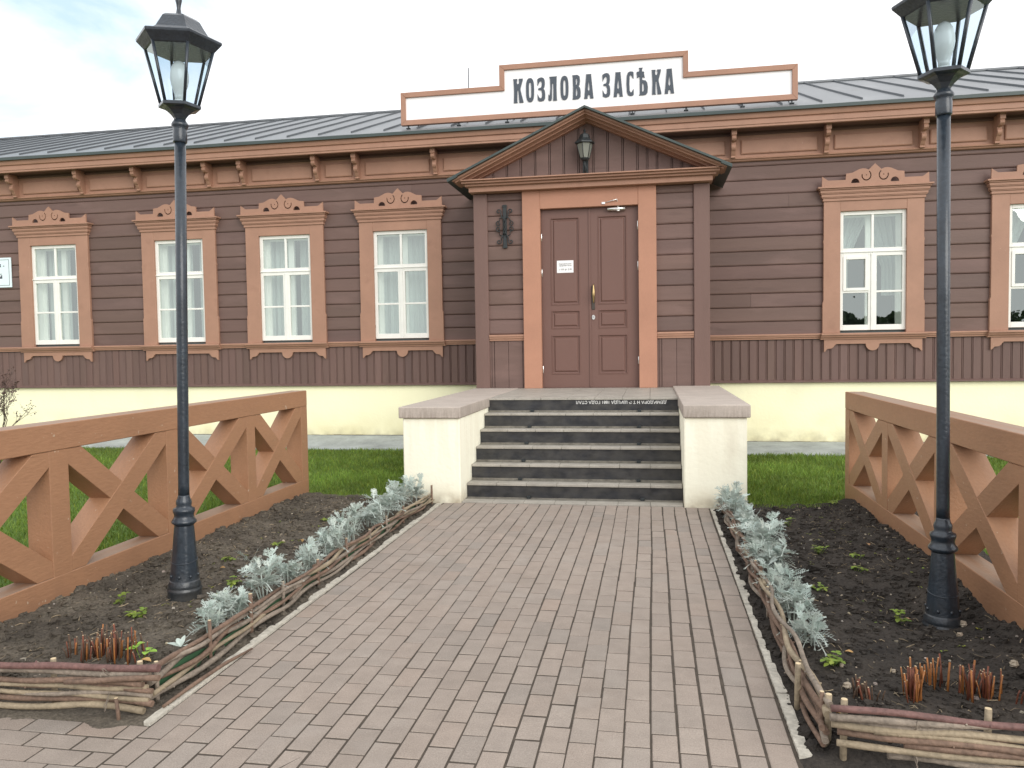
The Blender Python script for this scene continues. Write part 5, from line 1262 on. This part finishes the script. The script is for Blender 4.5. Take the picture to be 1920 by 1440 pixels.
# ------------------------------------------------------------------ weeds, single bright seedling
def weed_mesh(seed, n, spread, h, ln):
    r = random.Random(seed); b = MB()
    for i in range(n):
        a = r.uniform(0, 6.28); rr = r.uniform(0, spread); x, y = math.cos(a) * rr, math.sin(a) * rr; z = r.uniform(.2, 1) * h; v = r.uniform(.7, 1.25)
        b.tube([(x * .3, y * .3, -.01), (x, y, z)], .0012, 4, False, (v * .8, v * .8, v * .6))
        for q in range(3):
            aa = a + q * 2.1 + r.uniform(-.4, .4); simple_leaf(b, (x, y, z), (math.cos(aa), math.sin(aa), r.uniform(-.1, .5)), ln * r.uniform(.6, 1.1), ln * .7, (v * r.uniform(.9, 1.25), v, v * .8))
    return b.mesh('weed', M['weed'])
WM = [weed_mesh(500, 10, .05, .04, .028), weed_mesh(501, 6, .05, .03, .026), weed_mesh(502, 16, .055, .045, .022), weed_mesh(503, 5, .035, .06, .03)]
WL = [(-2.585, -7.70, 3, 'small sparse weed in the left bed close to the fence foot'), (-2.30, -7.95, 0, 'green weed in front of the left lamp base'), (-2.12, -7.28, 0, 'yellow-green weed right of the left lamp base'), (-2.06, -7.50, 1, 'low weed between the left lamp and the silver plants'), (-2.26, -6.40, 1, 'small green weed behind the left lamp, midway up the left bed'),
      (-2.42, -6.85, 1, 'little weed just behind the left lamp near the fence'), (-2.24, -5.55, 1, 'small weed in the far half of the left bed'), (1.56, -6.10, 2, 'dense yellow-green weed cushion in the middle of the right bed'), (1.50, -5.28, 3, 'leafy weed in the far part of the right bed'), (1.42, -6.90, 1, 'low yellowish weed beside the right silver row'),
      (1.72, -7.35, 3, 'upright thin weed left of the right lamp base'), (1.71, -6.50, 1, 'small green weed in the right bed, behind the lamp'), (1.78, -6.20, 1, 'tiny weed patch in the right bed towards the fence'), (1.245, -8.06, 0, 'green weed at the foot of the nearest right silver plant'), (2.02, -4.50, 1, 'weed tuft at the foot of the far right fence end'), (-1.93, -4.62, 1, 'weed at the grass edge of the left bed')]
for x, y, k, lab in WL:
    o = bpy.data.objects.new('weed', WM[k]); C.objects.link(o); sd = -1 if x < 0 else 1; o.location = (x, y, soil_h(x, y, sd) + .004); o.rotation_euler = (0, 0, x * 9); s = 1.15; o.scale = (s, s, s); tag(o, lab, 'weed', 'weeds in the flower beds')
b = MB()
for bx_, by_, bz_, a, l in ((-.025, 0, .045, 2.2, .045), (-.03, 0, .04, 3.5, .045), (-.02, .0, .06, 1.0, .040), (.035, 0, .03, .2, .045), (.03, 0, .035, 1.6, .04), (.03, 0, .03, -1.2, .04)):
    simple_leaf(b, (bx_, by_, bz_), (math.cos(a), math.sin(a), .25), l, l * .85, (1, 1, 1), .2)
b.tube([(0, 0, -.02), (-.025, 0, .045)], .0015, 4, False, (.7, .7, .5)); b.tube([(0, 0, -.02), (.032, 0, .032)], .0015, 4, False, (.7, .7, .5))
o = b.build('seedling', M['bright']); o.location = (-1.915, -8.47, .075); tag(o, 'bright lime-green seedling beside the cut stems in the left bed', 'plant')

sp = MB(); rr = random.Random(66)
for _ in range(250):
    if rr.random() < .6: x, y, sd_ = rr.gauss(-2.2, .28), rr.uniform(-7.9, -4.6), -1
    else: x, y, sd_ = rr.gauss(1.75, .25), rr.uniform(-7.9, -4.8), 1
    if (sd_ < 0 and not -2.9 < x < -1.72) or (sd_ > 0 and not 1.15 < x < 2.1): continue
    if noise.noise(Vector((x * 3, y * 3, 7))) < -.02: continue
    z = soil_h(x, y, sd_) + .006
    for q in range(rr.randint(1, 4)):
        a = rr.uniform(0, 6.28); v = rr.uniform(.5, 1.2); simple_leaf(sp, (x + rr.uniform(-.01, .01), y + rr.uniform(-.01, .01), z), (math.cos(a), math.sin(a), rr.uniform(0, .7)), rr.uniform(.008, .022), .010, (v * rr.uniform(1, 1.6), v, v * .8))
kind(sp.build('sprouts', M['weed']), 'stuff')

# ------------------------------------------------------------------ cut stem clumps
def stubble(label, cx, cy, sx, sy, n, hmin, hmax, side, seed, mats, z0=.0):
    r = random.Random(seed); t = thing('stem_stubble', label, 'cut stems', (cx, cy, soil_h(cx, cy, side)), 'clumps of cut-back stems')
    for i in range(n):
        x = r.gauss(0, sx * .45); y = r.gauss(0, sy * .45); x = max(-sx, min(sx, x)); y = max(-sy, min(sy, y)); h_ = r.uniform(hmin, hmax); rr = r.uniform(.0022, .0046); tx, ty = r.gauss(0, .011), r.gauss(0, .011)
        b = MB(); b.tube([(x, y, -.03), (x + tx * .6, y + ty * .6, h_ * .6), (x + tx, y + ty, h_)], [rr * 1.15, rr, rr * .95], 6); s = b.build('stem', M[r.choice(mats)], t)
        if r.random() < .55: c = MB(); c.tube([(x + tx, y + ty, h_ + .0004), (x + tx, y + ty, h_ + .0014)], rr * .8, 6); c.build('cut_end', M['cut'], s)
    return t
stubble('wide clump of reddish cut stems behind the near left edging', -2.095, -8.46, .185, .10, 88, .05, .125, -1, 1, ['stub_r', 'stub_r', 'stub_b', 'stub_o', 'stub_b'])
stubble('sparse brown cut stems nearest the corner of the right bed', 1.285, -8.36, .07, .06, 22, .04, .085, 1, 2, ['stub_b', 'stub_r', 'stub_b'])
stubble('tall orange cut stems in the middle clump of the right bed', 1.475, -8.38, .035, .05, 26, .07, .14, 1, 3, ['stub_o', 'stub_r', 'stub_o'])
stubble('thin orange cut stems standing behind the middle clump of the right bed', 1.585, -8.22, .07, .04, 16, .07, .135, 1, 4, ['stub_o', 'stub_o', 'stub_r'])
stubble('red-orange cut stems left of the right edge of the photo', 1.745, -8.30, .10, .07, 40, .06, .135, 1, 5, ['stub_r', 'stub_o', 'stub_r'])
stubble('short brown cut stems at the far right of the right bed', 1.93, -8.40, .08, .07, 34, .04, .08, 1, 6, ['stub_b', 'stub_r', 'stub_b'])

# ------------------------------------------------------------------ fallen leaves, litter, stones
LV = [(-2.055, -8.33, 'pale dry leaf caught behind the left cut stems', 1.3), (-1.85, -8.52, 'curled brown leaf right of the left cut stems', 1.4), (-1.69, -8.50, 'brown leaf against the left long wattle near its corner', 1.1), (1.16, -8.70, 'brown curled leaf by the stakes at the right bed corner', 1.4), (1.15, -8.58, 'rust-coloured leaf just behind the right corner stakes', 1.2), (1.335, -7.92, 'pinkish fallen leaf near the front right silver plant', 1.2), (1.79, -7.28, 'pale grey dry leaf left of the right lamp base', 1.5), (-2.36, -7.0, 'light leaf behind the left lamp base', 1.1), (-2.12, -6.3, 'yellowed leaf in the middle of the left bed', 1.1), (1.93, -5.9, 'whitish dry leaf by the right fence', 1.2)]
for k, (x, y, lab, s) in enumerate(LV):
    b = MB(); rr = random.Random(700 + k); v = rr.uniform(.8, 1.5); simple_leaf(b, (-.015, 0, 0), (1, .1, rr.uniform(0, .5)), .036, .026, (v, v, v * (1.1 if 'pale' in lab or 'whit' in lab else .8)), rr.uniform(.3, .8))
    o = b.build('fallen_leaf', M['dry']); sd = -1 if x < 0 else 1; o.location = (x, y, soil_h(x, y, sd) + .012); o.rotation_euler = (rr.uniform(-.4, .4), rr.uniform(-.4, .4), rr.uniform(0, 6)); o.scale = (s, s, s); tag(o, lab, 'leaf', 'fallen leaves on the flower beds')
b = MB(); b.face([(-.014, -.009, 0), (.012, -.011, .003), (.018, .006, .014), (.002, .012, .018), (-.013, .006, .009)]); o = b.build('paper_scrap', M['paper']); o.location = (1.472, -8.79, .085); tag(o, 'white paper scrap on the dark soil behind the near right edging', 'litter')
s_ = o.modifiers.new('s', 'SOLIDIFY'); s_.thickness = .0015
for k, (x, y, r_, lab) in enumerate([(1.245, -8.28, .022, 'pale stone beside the right wattle near its corner'), (1.27, -8.08, .013, 'small pale stone near the front right silver plant'), (1.48, -8.10, .013, 'flat white stone behind the orange cut stems'), (2.03, -7.35, .024, 'rounded stone right of the right lamp base'), (1.98, -8.05, .02, 'light stone right of the red cut stems')]):
    b = MB(); rr = random.Random(800 + k); clod(b, 0, 0, 0, r_, rr, (1.1, 1.05, .95)); o = b.build('stone', M['pebble']); o.location = (x, y, soil_h(x, y, 1) + r_ * .45); tag(o, lab, 'stone', 'stones on the right bed')

tl = MB(); r = random.Random(91)
def wood_top(x): return 5.0 + 1.5 * noise.noise(Vector((x * .035, 3, 0))) + .7 * noise.noise(Vector((x * .2, 7, 0)))
for i in range(100):      # dense inside of the wood
    xa, xb = -14 + i * 2, -12 + i * 2
    tl.hexa([(xa, -93, -.1), (xb, -93, -.1), (xb, -90.5, -.1), (xa, -90.5, -.1), (xa, -93, wood_top(xa) - .5), (xb, -93, wood_top(xb) - .5), (xb, -91, wood_top(xb) - .6), (xa, -91, wood_top(xa) - .6)], (.8, .8, .8))
for i in range(9000):
    x = r.uniform(-15, 187); z = wood_top(x) * r.random() ** .6; y = -90.3 + r.uniform(-1.2, .8); q = r.uniform(.25, .6); v = r.uniform(.5, 1.2)
    a = Vector((r.uniform(-1, 1), r.uniform(-1, 1), r.uniform(-1, 1))).normalized(); u_ = a.orthogonal().normalized(); w_ = a.cross(u_); c_ = Vector((x, y, z))
    tl.face([c_ + u_ * q, c_ + w_ * q * .8, c_ - u_ * q, c_ - w_ * q * .8], (v, v, v))
kind(tl.build('distant_woods', leafmat('far_foliage', (0.045, 0.075, 0.030), (0.08, 0.12, 0.045))), 'stuff')

# ------------------------------------------------------------------ bare shrub by the wall at the left edge
t = thing('bare_shrub', 'sparse shrub with bare twigs and dark leaf tufts at the left edge', 'shrub', (-8.25, -2.6, .02))
r = random.Random(31); b = MB(); lf = MB()
def grow(p, d, ln, rad, depth):
    pts = [p]; q = p.copy(); dd = d.copy()
    for i in range(4):
        dd = (dd + Vector((r.uniform(-.18, .18), r.uniform(-.18, .18), r.uniform(-.05, .16)))).normalized(); q = q + dd * ln / 4; pts.append(q.copy())
    b.tube(pts, [rad * (1 - .13 * i) for i in range(5)], 5, False)
    if depth > 0:
        for k in range(3): grow(pts[r.choice((2, 3, 4))], (dd + Vector((r.uniform(-.8, .8), r.uniform(-.8, .8), r.uniform(-.2, .5)))).normalized(), ln * .62, rad * .6, depth - 1)
    else:
        for k in range(7):
            v = r.uniform(.7, 1.3); pp = pts[r.randint(1, 4)] + Vector((r.uniform(-.02, .02), r.uniform(-.02, .02), r.uniform(-.02, .02))); simple_leaf(lf, pp, (r.uniform(-1, 1), r.uniform(-1, 1), r.uniform(-.2, 1)), r.uniform(.025, .045), .018, (v, v, v))
for k in range(7): grow(Vector((r.uniform(-.1, .1), r.uniform(-.1, .1), 0)), Vector((r.uniform(-.35, .35), r.uniform(-.35, .35), 1)).normalized(), .62, .010, 3)
b.build('stems', M['twig'], t); lf.build('foliage', M['twigleaf'], t)
